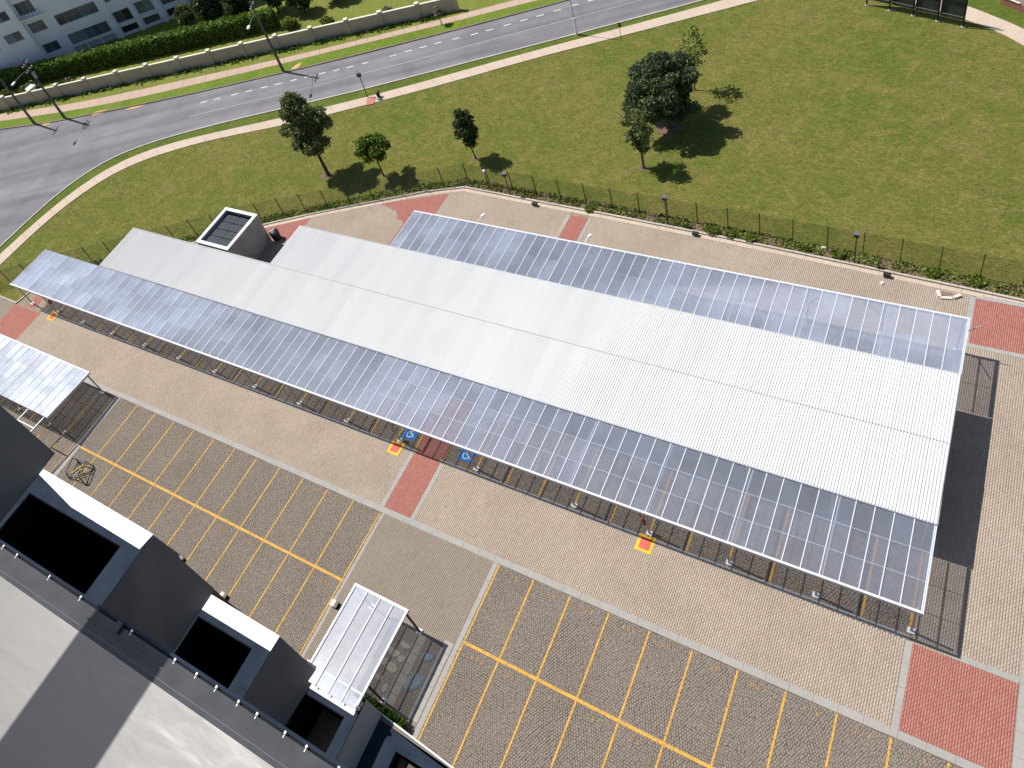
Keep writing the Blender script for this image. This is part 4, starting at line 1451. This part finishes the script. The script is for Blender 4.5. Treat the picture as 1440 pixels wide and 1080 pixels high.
# ground cover in the soil strip and along the wall foot
pts = []
for i in range(12500):
    j = R.randrange(80)
    u = R.random(); v_ = R.random() ** .8
    a = Vector(k1[j]).lerp(Vector(k1[j + 1] if j + 1 < len(k1) else k1[j]), u)
    b_ = Vector(k2[j]).lerp(Vector(k2[j + 1] if j + 1 < len(k2) else k2[j]), u)
    q = a.lerp(b_, v_)
    if q.x < -60 or q.x > 32:
        continue
    if math.sin(q.x * 1.3) + math.sin(q.x * 3.1 + 1) + R.uniform(-1, 1.8) < -.55:
        continue
    pts.append((q.x, q.y, R.uniform(0, .16)))
o = leaves('ground_cover', np.array(pts), .15, 'leaf_weed', None, flatten=.3, up=.5)
tag(o, 'patchy weeds growing between the kerb and the mesh fence', 'weeds', kind='stuff')
wp = []
for i in range(3000):
    s = R.uniform(-8, 66)
    if math.sin(s * 2.1) + math.sin(s * .9) + R.uniform(-1.2, 1.2) < -.3:
        continue
    q = st(s, -.3 - abs(R.gauss(0, .45)))
    wp.append((q[0], q[1], R.uniform(-.02, .25)))
o = leaves('ground_cover', np.array(wp), .26, 'leaf_bush', None, flatten=.3, up=.4)
tag(o, 'weeds along the foot of the cream wall', 'weeds', kind='stuff')
for i, (x, lab) in enumerate(((4.6, 'first of three bright tufted bushes left of the middle fence'), (6.0, 'bright tufted bush between two others by the fence'), (7.5, 'widest bright bush in the soil strip'),
                              (11.6, 'small bright bush beside the white litter in the soil strip'), (14.0, 'low green bush left of the box-headed lamp nearest the concrete piece'),
                              (20.3, 'bushy green plant behind the broken concrete piece'), (23.0, 'leafy plant in the soil strip behind the red paving'), (-6.2, 'pale green tuft in the soil strip above the red crossing'))):
    shrub('bush', lab, x, 36.75 - .018 * max(0, x), R.uniform(.42, .6), R.uniform(.35, .5), 300, .14, 'leaf_weed', 'bushes along the mesh fence', stem=True, cat='bush')

# ------------------------------------------------------------------ cream boundary wall
bw = thing('boundary_wall', 'cream boundary wall with white-capped pilasters across the street', 'wall', st(0, 0))
pil = [-14.2, -9.6, -5.0, -.2, 4.4, 8.9, 13.6, 18.7, 23.5, 28.3, 33.1, 38.0, 43.0, 48.0, 53.0, 57.6, 62.6, 67.5]


def sbox(m, s0, s1, n0, n1, z0, z1):
    q = [st(s0, n0), st(s1, n0), st(s1, n1), st(s0, n1)]
    m.prism([(v[0], v[1]) for v in q], z0, z1)
    return m


for a, b_ in zip(pil, pil[1:]):
    h = 2.0
    sbox(MB(), a + .2, b_ - .2, -.09, .09, -.05, h - .1).build('wall_panel', 'cream_wall', bw)
    sbox(MB(), a + .2, b_ - .2, -.15, .15, h - .098, h).build('coping', 'cream_cap', bw)
for a in pil:
    sbox(MB(), a - .197, a + .197, -.2, .2, -.05, 2.12).build('pilaster', 'cream_wall', bw)
    sbox(MB(), a - .27, a + .27, -.27, .27, 2.122, 2.27).build('pilaster_cap', 'cream_cap', bw)

# ------------------------------------------------------------------ white apartment building
FA = math.radians(15)
FS = Vector((SS.x * math.cos(FA) - SS.y * math.sin(FA), SS.x * math.sin(FA) + SS.y * math.cos(FA), 0))
FN = Vector((-FS.y, FS.x, 0))
P0 = Vector((-96.3, 50.42, 0))


def fb(u, n, z):
    p = P0 + FS * u + FN * n
    return (p.x, p.y, z)


apt = thing('apartment_building', 'white apartment block with dark windows behind the hedge', 'building', tuple(P0))


def fbox(m, u0, u1, n0, n1, z0, z1):
    q = [fb(u0, n0, 0), fb(u1, n0, 0), fb(u1, n1, 0), fb(u0, n1, 0)]
    m.prism([(v[0], v[1]) for v in q], z0, z1)
    return m


def facade(u0, u1, z0, z1, n, thick, wins, mat='white_plaster'):
    """wall made round its openings, with real window depth"""
    us = sorted(set([u0, u1] + [w[0] for w in wins] + [w[1] for w in wins]))
    zs = sorted(set([z0, z1] + [w[2] for w in wins] + [w[3] for w in wins]))
    m = MB()
    for i in range(len(us) - 1):
        run = None
        for j in range(len(zs) - 1):
            uc = (us[i] + us[i + 1]) / 2; zc = (zs[j] + zs[j + 1]) / 2
            solid = not any(w[0] < uc < w[1] and w[2] < zc < w[3] for w in wins)
            if solid:
                fbox(m, us[i], us[i + 1], n, n + thick, zs[j], zs[j + 1])
    return m.build('wall', mat, apt)


def window(u0, u1, z0, z1, n, panes, sill=True):
    f_ = MB()
    w = .07
    fbox(f_, u0 + .004, u0 + w, n + .16, n + .24, z0 + .004, z1 - .004)
    fbox(f_, u1 - w, u1 - .004, n + .16, n + .24, z0 + .004, z1 - .004)
    fbox(f_, u0 + w, u1 - w, n + .16, n + .24, z0 + .004, z0 + w)
    fbox(f_, u0 + w, u1 - w, n + .16, n + .24, z1 - w, z1 - .004)
    pw = (u1 - u0 - 2 * w) / panes
    for k in range(1, panes):
        c = u0 + w + pw * k
        fbox(f_, c - .03, c + .03, n + .165, n + .235, z0 + w, z1 - w)
    win = f_.build('window', 'window_frame', apt)
    for k in range(panes):
        fbox(MB(), u0 + w + pw * k + .032, u0 + w + pw * (k + 1) - .032, n + .19, n + .2, z0 + w + .002, z1 - w - .002).build('pane', 'window_glass', win)
    if sill:
        fbox(MB(), u0 - .05, u1 + .05, n - .06, n + .15, z0 - .09, z0 - .004).build('sill', 'white_plaster', win)
    return win


mw = [(.25, 6.75, 4.95, 6.75, 5), (.3, 6.8, 1.45, 3.3, 5), (.1, 6.9, -.03, 1.05, 0)]
facade(-.0, 7.5, -.03, 13, 0.0, .3, [w[:4] for w in mw])
for w in mw[:2]:
    window(*w[:4], 0.0, w[4])
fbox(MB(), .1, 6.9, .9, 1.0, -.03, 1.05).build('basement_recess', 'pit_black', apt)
for u in (2.3, 4.6):
    fbox(MB(), u - .1, u + .1, .05, .25, -.03, 1.05).build('basement_post', 'white_plaster', apt)
# recessed bay with the single windows
bw_ = [(-4.0, -1.55, 5.2, 6.85, 2), (-4.0, -1.5, 1.5, 3.1, 2), (-4.1, -1.5, 8.3, 10.3, 3)]
facade(-4.2, -.0, -.03, 13, 0.12, .3, [w[:4] for w in bw_])
for w in bw_:
    window(*w[:4], .12, w[4])
# left projecting block
lw = [(-7.8, -5.2, 5.25, 6.75, 2), (-11.9, -9.3, 4.9, 6.4, 2), (-7.8, -5.2, 8.7, 10.2, 2)]
facade(-14, -4.2, -.03, 13, -.75, .3, [w[:4] for w in lw])
for w in lw:
    window(*w[:4], -.75, w[4])
fbox(MB(), -4.5, -4.203, -.45, .12, -.03, 13).build('wall', 'white_plaster', apt)
# balcony with dark rail at the top of the recessed bay
bal = fbox(MB(), -4.18, -.6, -1.0, .1, 7.85, 8.02).build('balcony', 'white_plaster', apt)
rl = MB()
for k in range(7):
    rl.bar(fb(-4.1 + k * .56, -.95, 8.0), fb(-4.1 + k * .56, -.95, 9.0), .05)
rl.bar(fb(-4.12, -.95, 9.02), fb(-.65, -.95, 9.02), .06)
rl.build('railing', 'grey_tube', bal)
# right hand bays: glazed openings with glass balustrades
rb = [(8.15, 10.8, 2.1, 4.05, 2), (8.15, 10.8, .35, 1.45, 1), (11.8, 14.4, 2.3, 4.3, 2), (11.8, 14.4, .4, 1.6, 1), (15.7, 18.3, 2.4, 4.4, 2), (15.7, 18.3, .4, 1.6, 1),
      (8.2, 9.1, 5.8, 6.5, 1), (10.2, 14.4, 5.7, 7.3, 3), (15.7, 18.3, 5.7, 7.3, 2)]
facade(7.5, 30, -.03, 13, .05, .3, [w[:4] for w in rb])
for w in rb:
    window(*w[:4], .05, w[4], sill=w[3] - w[2] > 1.3)
for u in (7.5, 11.05, 14.9, 18.7):
    fbox(MB(), u, u + .55, -.35, .048, -.03, 8).build('column', 'white_plaster', apt)
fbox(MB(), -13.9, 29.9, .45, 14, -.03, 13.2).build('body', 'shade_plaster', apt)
fbox(MB(), -14.2, 30.2, -.9, 14.2, 13.22, 13.5).build('roof', 'grey_concrete', apt)

# ------------------------------------------------------------------ poles and street lamps
def utility_pole(base, h, label, arm=None, cross=None, extra=None):
    x, y = base
    t = thing('utility_pole', label, 'utility pole', (x, y, 0), 0, 'utility poles along the far verge')
    MB().tube([(x, y, -.1), (x, y, .5), (x, y, h)], [.21, .19, .11], 10).build('pole', 'pole_concrete', t)
    if arm:
        hx, hy, hz = arm
        MB().tube([(x, y, hz - .5), (x + (hx - x) * .45, y + (hy - y) * .45, hz - .08), (hx, hy, hz)], [.03, .028, .025], 6).build('arm', 'pole_steel', t)
        d = (Vector((hx, hy, 0)) - Vector((x, y, 0))).normalized()
        q = Vector((hx, hy, hz))
        MB().bar(q - d * .1, q + d * .6, .3, .16).build('lamp_head', 'lamp_white', t)
    if cross:
        for z in cross:
            c_ = MB().bar(Vector((x, y, z)) - SN * .95, Vector((x, y, z)) + SN * .95, .1, .12).build('crossarm', 'pole_concrete', t)
            im = MB()
            for k in (-.8, -.3, .3, .8):
                p = Vector((x, y, z)) + SN * k
                im.lathe(tuple(p), [(.04, .06), (.07, .1), (.07, .2), (.03, .24)], 8)
            im.build('insulator', 'lamp_white', c_)
    if extra:
        MB().lathe((x + .32, y, extra), [(.2, 0), (.24, .1), (.24, .75), (.18, .85)], 10).build('transformer', 'pole_steel', t)
    return t


utility_pole((-53.8, 51.15), 10.4, 'tall grey utility pole with lamp arm, nearest the big olive tree', arm=(-52.06, 47.95, 9.15), cross=(9.7,))
utility_pole((-83.45, 36.85), 9.9, 'dark utility pole with crossarm and white insulators, right of a left pair', arm=(-82.1, 33.55, 8.8), cross=(9.1, 8.2), extra=7.0)
utility_pole((-88.1, 34.85), 9.4, 'plain dark pole at the left edge of the street pair', cross=(9.0,))

t = thing('street_lamp', 'short black street lamp beside the red square on the near pavement', 'street lamp', (-38.3, 48.15, 0), 0, 'street lamps along the road')
MB().tube([(-38.3, 48.15, -.05), (-38.3, 48.15, 3.0)], [.055, .045], 8).build('pole', 'black_metal', t)
MB().box(-38.52, -38.08, 48.0, 48.3, 3.0, 3.38).build('lamp_head', 'black_metal', t)
MB().tube([(-38.3, 48.15, 3.4), (-38.3, 48.15, 4.1)], [.02, .012], 6).build('antenna', 'grey_tube', t)
t = thing('street_lamp', 'slender steel street lamp with thick light base on the near verge', 'street lamp', (-17.9, 62.45, 0), 0, 'street lamps along the road')
MB().tube([(-17.9, 62.45, -.05), (-17.9, 62.45, 2.2)], [.14, .12], 10).build('base_sleeve', 'lamp_white', t)
MB().tube([(-17.9, 62.45, 2.2), (-17.9, 62.45, 9.0), (-19.4, 65.0, 9.6)], [.045, .032, .022], 8).build('pole', 'pole_steel', t)
MB().bar((-19.3, 64.9, 9.6), (-19.65, 65.5, 9.66), .26, .12).build('lamp_head', 'pole_steel', t)

tp = MB().prism([(-38.3, 48.0), (-37.6, 46.7), (-36.75, 47.15), (-37.35, 48.45)], .022, .05).build('tactile_slab', 'red_paver')
tag(tp, 'red square slab with dark edge set in the near pavement', 'slab')
tb = thing('litter_bin', 'small black bin beside the red pavement square', 'bin', (-36.85, 48.4, 0))
MB().lathe((-36.85, 48.4, .02), [(.16, 0), (.2, .1), (.22, .7)], 10).build('body', 'black_metal', tb)
MB().lathe((-36.85, 48.4, .72), [(.24, 0), (.22, .08), (.05, .14)], 10).build('lid', 'black_metal', tb)

# ------------------------------------------------------------------ billboard back at the far right
bb = thing('billboard', 'dark panelled billboard seen from behind at the top of the lawn', 'billboard', (18.7, 66.95, 0))
A = Vector((18.7, 66.95, 0)); B = Vector((10.17, 70.07, 0))
d = (B - A).normalized()
sN = Vector((-d.y, d.x, 0))
for k in range(5):
    p = A + (B - A) * (k / 4)
    MB().bar((p.x, p.y, 0), (p.x, p.y, 5.2), .14, .14).build('post', 'black_metal', bb)
    MB().box(p.x - .16, p.x + .16, p.y - .16, p.y + .16, -.05, .04).build('footing', 'kerb_stone', bb)
    q = p - sN * .02
for k in range(4):
    p = A + (B - A) * (k / 4) + d * .08 - sN * .12
    q = A + (B - A) * ((k + 1) / 4) - d * .08 - sN * .12
    m = MB()
    vs = []
    for (c, o_) in ((p, 0), (q, 0), (q, .06), (p, .06)):
        w = c - sN * o_
        vs.append((w.x, w.y))
    m.prism(vs, .6, 5.0)
    m.build('board_panel', 'dark_board', bb)
MB().bar((A + sN * .0 + Vector((0, 0, 1.0))), (B + Vector((0, 0, 1.0))), .07, .09).build('rail', 'grey_tube', bb)
MB().bar((A + Vector((0, 0, 3.0))), (B + Vector((0, 0, 3.0))), .07, .09).build('rail', 'grey_tube', bb)

pl_ = thing('raised_terrace', 'low red-walled terrace with brown paving at the top right corner', 'terrace', (22.5, 70.5, 0))
tq = [(21.2, 70.9), (22.75, 69.75), (40, 58.5), (48, 66), (30, 80), (24.5, 76)]
MB().prism(tq, -.05, .75).build('base_wall', 'brick_red_wall', pl_)
cen = (33, 70)
MB().prism([(p[0] + (cen[0] - p[0]) * .015, p[1] + (cen[1] - p[1]) * .015) for p in tq], .752, .80).build('paving', 'terrace_brown', pl_)
MB().bar((21.25, 70.85, .84), (22.72, 69.78, .84), .14, .08).build('coping', 'cream_cap', pl_)

# ------------------------------------------------------------------ fire extinguishers, floor squares, rack and loose pieces
for (x, lab) in ((8.1, 'red fire extinguisher on the canopy post by the right-hand yellow-edged red square'), (-11.1, 'red fire extinguisher on the post beside the left wheelchair bay'),
                 (-54.0, 'red fire extinguisher on a post at the far left end of the front canopy')):
    y = 10.62
    m = MB().add([(x - .55 - .0, y - 1.22, ZL), (x + .5, y - 1.22, ZL), (x + .5, y - .12, ZL), (x - .55, y - .12, ZL)], [(0, 1, 2, 3)])
    m.build('extinguisher_border', 'bright_yellow', lot)
    MB().add([(x - .36, y - 1.04, ZL + .004), (x + .31, y - 1.04, ZL + .004), (x + .31, y - .30, ZL + .004), (x - .36, y - .30, ZL + .004)], [(0, 1, 2, 3)]).build('extinguisher_square', 'red_floor_paint', lot)
    t = thing('fire_extinguisher', lab, 'extinguisher', (x, y, 0), 0, 'fire extinguishers on canopy posts')
    ex = x - .24
    ey = y + .1
    MB().lathe((ex, ey, 1.0), [(.09, 0), (.115, .04), (.115, .5), (.06, .6), (.03, .64)], 14).build('cylinder', 'extinguisher_red', t)
    MB().box(ex - .05, ex + .05, ey - .02, ey + .02, 1.64, 1.72).build('valve', 'black_metal', t)
    MB().tube([(ex + .05, ey, 1.68), (ex + .14, ey - .05, 1.6), (ex + .13, ey - .06, 1.15)], [.015, .015, .02], 6).build('hose', 'black_metal', t)
    sg = MB().box(ex - .3, ex + .16, ey + .13, ey + .15, 1.65, 2.25).build('sign_board', 'sign_red', t)
    MB().add([(ex - .12, ey + .127, 1.75), (ex - .02, ey + .127, 1.75), (ex - .02, ey + .127, 2.1), (ex - .12, ey + .127, 2.1)], [(0, 1, 2, 3)]).build('pictogram', 'lamp_white', sg)

rk = thing('steel_frame', 'black bar frame with yellow centre bars standing in a parking bay', 'frame', (-36, -1.6, 0))
c4 = [(-36.75, -2.55), (-37.35, -1.05), (-35.5, -.85), (-34.75, -2.4)]
c4t = [(x + (-36.0 - x) * .18, y + (-1.7 - y) * .18) for x, y in c4]
fm = MB()
for i in range(4):
    a, b_ = c4[i], c4[(i + 1) % 4]
    fm.bar((a[0], a[1], .04), (b_[0], b_[1], .04), .09)
    ta, tb_ = c4t[i], c4t[(i + 1) % 4]
    fm.bar((ta[0], ta[1], .95), (tb_[0], tb_[1], .95), .08)
    fm.bar((a[0], a[1], .04), (ta[0], ta[1], .95), .07)
fm.bar((c4[0][0], c4[0][1], .05), (c4t[2][0], c4t[2][1], .95), .05)
fm.bar((c4[1][0], c4[1][1], .05), (c4t[3][0], c4t[3][1], .95), .05)
fm.build('bar', 'black_metal', rk)
ym = MB()
ym.bar((-36.5, -2.3, .5), (-35.6, -1.2, .85), .07)
ym.bar((-36.2, -2.4, .5), (-35.4, -1.3, .8), .05)
ym.build('yellow_bar', 'yellow_metal', rk)


def chunk(name, label, cat, x, y, sx, sy, h, mat, group=None, rz=0.0, n=7, z0=.02):
    k = [(math.cos(2 * math.pi * i / n) * R.uniform(.75, 1.15), math.sin(2 * math.pi * i / n) * R.uniform(.75, 1.15)) for i in range(n)]
    P = [(x + (a * sx * math.cos(rz) - b_ * sy * math.sin(rz)), y + (a * sx * math.sin(rz) + b_ * sy * math.cos(rz))) for a, b_ in k]
    m = MB()
    cx = sum(p[0] for p in P) / n; cy = sum(p[1] for p in P) / n
    T = [(cx + (p[0] - cx) * .7, cy + (p[1] - cy) * .7) for p in P]
    vs = [(p[0], p[1], z0) for p in P] + [(p[0], p[1], z0 + h * R.uniform(.7, 1.2)) for p in T]
    fs = [tuple(range(n))[::-1], tuple(range(n, 2 * n))] + [(i, (i + 1) % n, n + (i + 1) % n, n + i) for i in range(n)]
    o = m.add(vs, fs).build(name, mat)
    return tag(o, label, cat, group)


dk = thing('drain_frame', 'broken cream concrete frame lying on the sand paving near the right red area', 'debris', (21.5, 34.7, 0))
MB().bar((20.75, 34.75, .1), (20.95, 34.25, .1), .22, .16).build('block', 'broken_concrete', dk)
MB().bar((20.95, 34.2, .08), (21.7, 34.35, .08), .2, .1).build('block', 'broken_concrete', dk)
MB().bar((21.75, 34.4, .1), (22.15, 34.75, .1), .2, .16).build('block', 'broken_concrete', dk)
MB().box(21.0, 21.8, 34.45, 34.8, .02, .06).build('plate', 'terrace_brown', dk)
for (x, y, lab) in ((17.5, 35.25, 'black floodlight box lying on the kerb left of the broken concrete'), (-11.3, 36.1, 'black floodlight box by the kerb near the fence bend'), (3.4, 35.95, 'black floodlight box on the kerb below the box-headed lamp')):
    t = thing('ground_light', lab, 'lamp', (x, y, 0), 0, 'black ground lights along the kerb')
    MB().box(x - .25, x + .25, y - .14, y + .14, .14, .38).build('housing', 'black_metal', t)
    MB().box(x - .08, x + .08, y - .1, y + .1, .0, .139).build('foot', 'grey_tube', t)
for (x, y, lab) in ((-16.95, -4.45, 'pale block with dark end at a bay line under the second white parapet'), (-21.95, -3.75, 'small white block beside the upper charcoal slope'), (-9.0, -1.55, 'pale block beside the entrance canopy')):
    t = thing('wheel_stop', lab, 'block', (x, y, 0), 0, 'pale blocks at the bay ends')
    MB().box(x - .28, x + .05, y - .22, y + .22, .0, .34).build('block', 'broken_concrete', t)
    MB().box(x + .052, x + .26, y - .2, y + .2, .0, .32).build('end_cap', 'black_metal', t)
for (x, y, lab) in ((.35, -6.15, 'beige kerb block beside the hedge and first yellow line'), (2.7, -6.3, 'beige kerb block at the bottom of the second parking bay')):
    o = MB().box(x - .7, x + .6, y - .12, y + .14, .0, .22).build('kerb_block', 'broken_concrete')
    tag(o, lab, 'block', 'beige kerb blocks at the building foot')
for i, (x, y, s, lab) in enumerate(((-55.9, 5.9, .22, 'pale stone on the drive beside the left clear canopy'), (-13.6, 31.2, .1, 'tiny stone near the white floodlight'), (-12.0, 32.6, .2, 'broken grey bits near the rear canopy edge'),
                                    (17.3, 34.55, .25, 'white litter piece in front of the black kerb light'), (12.9, 37.0, .25, 'white litter in the soil strip by the fence'), (-40.2, 9.2, .12, 'small stone on the drive'))):
    chunk('rubble', lab, 'stone', x, y, s, s * .6, s * .5, 'broken_concrete', None, R.uniform(0, 3))
# flagstones, plastic and bush under the entrance canopy
fl_ = thing('flagstone_bed', None, None)
tag(fl_, kind='structure')
for (x, y, sx, sy) in ((-3.75, -2.35, .55, .28), (-3.15, -2.5, .3, .25), (-3.5, -3.2, .45, .3), (-4.05, -3.1, .25, .3), (-3.3, -1.7, .35, .2), (-3.9, -4.0, .3, .2), (-4.6, -2.6, .3, .3), (-3.25, -4.3, .2, .3), (-4.5, -3.7, .25, .2)):
    n_ = 8
    P = [(x + sx * math.cos(2 * math.pi * i / n_) * R.uniform(.6, 1.2), y + sy * math.sin(2 * math.pi * i / n_) * R.uniform(.6, 1.2)) for i in range(n_)]
    MB().prism(P, .0, .038).build('flagstone', 'flagstone', fl_)
for i in range(7):
    MB().box(-2.95, -2.25, -5.0 + i * .62, -4.41 + i * .62, .0, .034).build('flagstone', 'flagstone', fl_)
for i in range(7):
    MB().box(-1.1, -.46, -5.1 + i * .68, -4.44 + i * .68, .0, .032).build('flagstone', 'grey_slab', fl_)
chunk('plastic_sheet', 'crumpled grey plastic sheet on the ground right of the entrance canopy', 'plastic sheet', -1.75, -3.3, .75, .45, .035, 'plastic_film', None, .9, 9, .03)
chunk('plastic_sheet', 'grey plastic piece lying nearest the sand path by the entrance canopy', 'plastic sheet', -1.6, -1.7, .5, .3, .03, 'plastic_film', None, .5, 8, .03)
hb = thing('hedge', 'low bright green hedge at the building foot by the entrance canopy', 'hedge', (-2, -5.4, 0))
cl = [(-4.3 + i * .36, -5.45 - .02 * i, .38 + .1 * (i % 2), .33, .36, .36) for i in range(10)]
pts = clump_points(cl, 2600, .3)
pts[:, 2] = np.maximum(pts[:, 2], .03)
leaves('foliage', pts, .13, 'leaf_bush', hb, up=.4)
m = MB()
for i in range(10):
    m.tube([(-4.3 + i * .36, -5.45, 0), (-4.25 + i * .36, -5.4, .4)], [.03, .015], 5)
m.build('stem', 'bark', hb)

# ------------------------------------------------------------------ boxy stepped building at the lower left
shop = thing('stepped_building', 'black and white stepped building with grey metal roof at the lower left', 'building', (-15, -12, 0))
YB = -9.42
Z5, Z4, Z3, Z2, Z1 = 1.0, 3.0, 5.96, 10.52, 15.2
Zr = 16.0


def slope_face(top_o, top_i, bot_o, bot_i, mat='charcoal_wall', name='sloped_wall'):
    """steep charcoal wedge between two terraces, slope invented to keep the copings sunlit; corners outer/inner at top and bottom"""
    back_o = (top_o[0], top_o[1], bot_o[2]); back_i = (top_i[0], top_i[1], bot_i[2])
    m = MB().add([top_o, top_i, bot_o, bot_i, back_o, back_i], [(0, 2, 3, 1), (0, 4, 2), (1, 3, 5), (2, 4, 5, 3), (0, 1, 5, 4)])
    return m.build(name, mat, shop)


def terrace(x0, x1, yo0, yo1, yw, ye, wx0, wx1, z, floor, white, wall='charcoal_wall'):
    """open-topped box: white outer coping, inner cap with shade painted in as a dark tone, black well"""
    m = MB()
    m.prism([(x0, yo0), (x1, yo1), (x1, ye), (x0, ye)], 0, z - .05)
    m.box(x0, wx0, YB, ye - .002, 0, z - .05)
    m.box(wx1, x1, YB, ye - .002, 0, z - .05)
    m.build('terrace_wall', wall, shop)
    MB().prism(white, z - .048, z + .012).build('coping', 'white_coping', shop)
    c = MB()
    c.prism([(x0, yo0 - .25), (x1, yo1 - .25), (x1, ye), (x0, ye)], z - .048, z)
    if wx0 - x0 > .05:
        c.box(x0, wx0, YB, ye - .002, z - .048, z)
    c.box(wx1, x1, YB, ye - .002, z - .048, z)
    c.build('shade_toned_cap', 'slate_and_shade', shop)  # shade on the parapet top put into the colour
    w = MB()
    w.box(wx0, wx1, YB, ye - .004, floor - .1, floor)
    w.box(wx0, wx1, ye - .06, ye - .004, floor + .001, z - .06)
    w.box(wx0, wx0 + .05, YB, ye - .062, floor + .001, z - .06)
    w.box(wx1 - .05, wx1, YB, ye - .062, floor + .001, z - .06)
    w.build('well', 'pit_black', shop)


# highest volume, off the left edge
MB().prism([(-60, -2.2), (-31.0, -2.72), (-31.0, YB), (-60, YB)], Z2 + .02, Z1).build('tall_wall', 'charcoal_wall', shop)
MB().box(-60, -28.06, YB, -4.6, 0, Z2).build('tall_wall', 'charcoal_wall', shop)
slope_face((-30.95, -2.72, Z1), (-30.75, YB, Z1), (-28.07, -3.11, Z2 + .02), (-27.85, YB, Z2 + .02))
terrace(-28.05, -16.5, -4.34, -4.56, -5.5, -5.97, -27.5, -18.05, Z2, 3.0,
        [(-27.97, -4.32), (-16.46, -4.54), (-16.66, -5.61), (-23.55, -5.48), (-27.97, -4.73)])  # white cut back in a wedge where the cast shadow is painted dark
slope_face((-16.46, -4.56, Z2 - .01), (-16.56, YB, Z2 - .01), (-13.70, -4.95, Z3 + .02), (-13.72, YB, Z3 + .02))
terrace(-13.7, -7.92, -5.32, -5.40, -6.29, -6.65, -13.62, -9.08, Z3, 0.3,
        [(-13.66, -5.30), (-7.9, -5.38), (-7.93, -6.30), (-13.66, -6.27)])
slope_face((-7.88, -5.40, Z3 - .01), (-8.08, YB, Z3 - .01), (-6.09, -5.74, Z4 + .02), (-6.4, YB, Z4 + .02))
terrace(-7.3, -2.62, -5.42, -5.86, -6.64, -6.95, -6.3, -3.31, Z4, -2.0,
        [(-7.2, -5.40), (-2.86, -5.86), (-2.86, -6.67), (-7.2, -6.63)])
slope_face((-2.60, -5.66, Z4 - .01), (-2.52, YB, Z4 - .01), (-2.22, -5.67, Z5 + .02), (-2.2, YB, Z5 + .02), 'light_grey_wall')
terrace(-2.6, 14, -5.72, -7.2, -6.5, -6.95, -.5, 12, Z5, -3.0,
        [(-2.2, -5.68), (14, -7.16), (14, -7.24), (-2.2, -5.76)])
ac = MB().lathe((-2.75, -6.25, Z4), [(.10, .014), (.12, .05), (.12, .5), (.06, .58)], 10)
ac.build('vent_pipe', 'white_coping', shop)
# main volume and its metal roof
MB().box(-60, 34, -48, YB - .01, -3, Zr - .3).build('main_wall', 'charcoal_wall', shop)
XL, XR = -60, 34
rf = MB().box(XL, XR, -48, -10.66, Zr - .28, Zr).build('roof_plate', 'roof_metal', shop)
MB().box(XL, XR, -10.655, -10.02, Zr - .28, Zr - .035).build('gutter', 'gutter_metal', shop)
MB().box(XL, XR, -10.05, -9.95, Zr - .033, Zr + .03).build('gutter_ridge', 'gutter_metal', shop)
MB().box(XL, XR, -10.018, -9.5, Zr - .28, Zr - .06).build('gutter', 'gutter_metal', shop)
MB().box(XL, XR, -9.495, -9.40, Zr - .3, Zr - .16).build('gutter_channel', 'gutter_dark', shop)
MB().box(XL, XR, -9.395, -9.24, Zr - .36, Zr - .02).build('edge_trim', 'slate_and_shade', shop)
MB().tube([(XL, -10.45, Zr + .0), (XR, -10.40, Zr + .0)], [.012, .012], 6).build('cable', 'grey_tube', shop)
for x in (-19.0, -17.75, -14.85, -12.25, -8.33, -5.31, -3.89, -2.64, -1.30, -.21, 1.38, 2.53, 4.2):
    x = x - .58 + .0277 * x
    b_ = MB()
    b_.box(x - .045, x + .045, -9.47, -9.36, Zr - .155, Zr + .01)
    b_.box(x - .018, x + .018, -9.62, -9.502, Zr - .058, Zr - .03)
    b_.build('bracket', 'bracket_white', shop)
MB().box(-10.15, -9.75, -9.85, -9.35, Zr - .05, Zr + .12).build('downpipe_head', 'gutter_metal', shop)
# added slab and columns out of view, placed only to shade a roof band
MB().box(-22.7, -17.3, -46, -8.25, 34.0, 34.1).build('shadow_blocker', 'blocker_screen', shop)
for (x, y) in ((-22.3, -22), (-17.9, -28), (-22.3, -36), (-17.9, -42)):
    MB().box(x - .25, x + .25, y - .25, y + .25, Zr, 34.0).build('blocker_column', 'grey_concrete', shop)
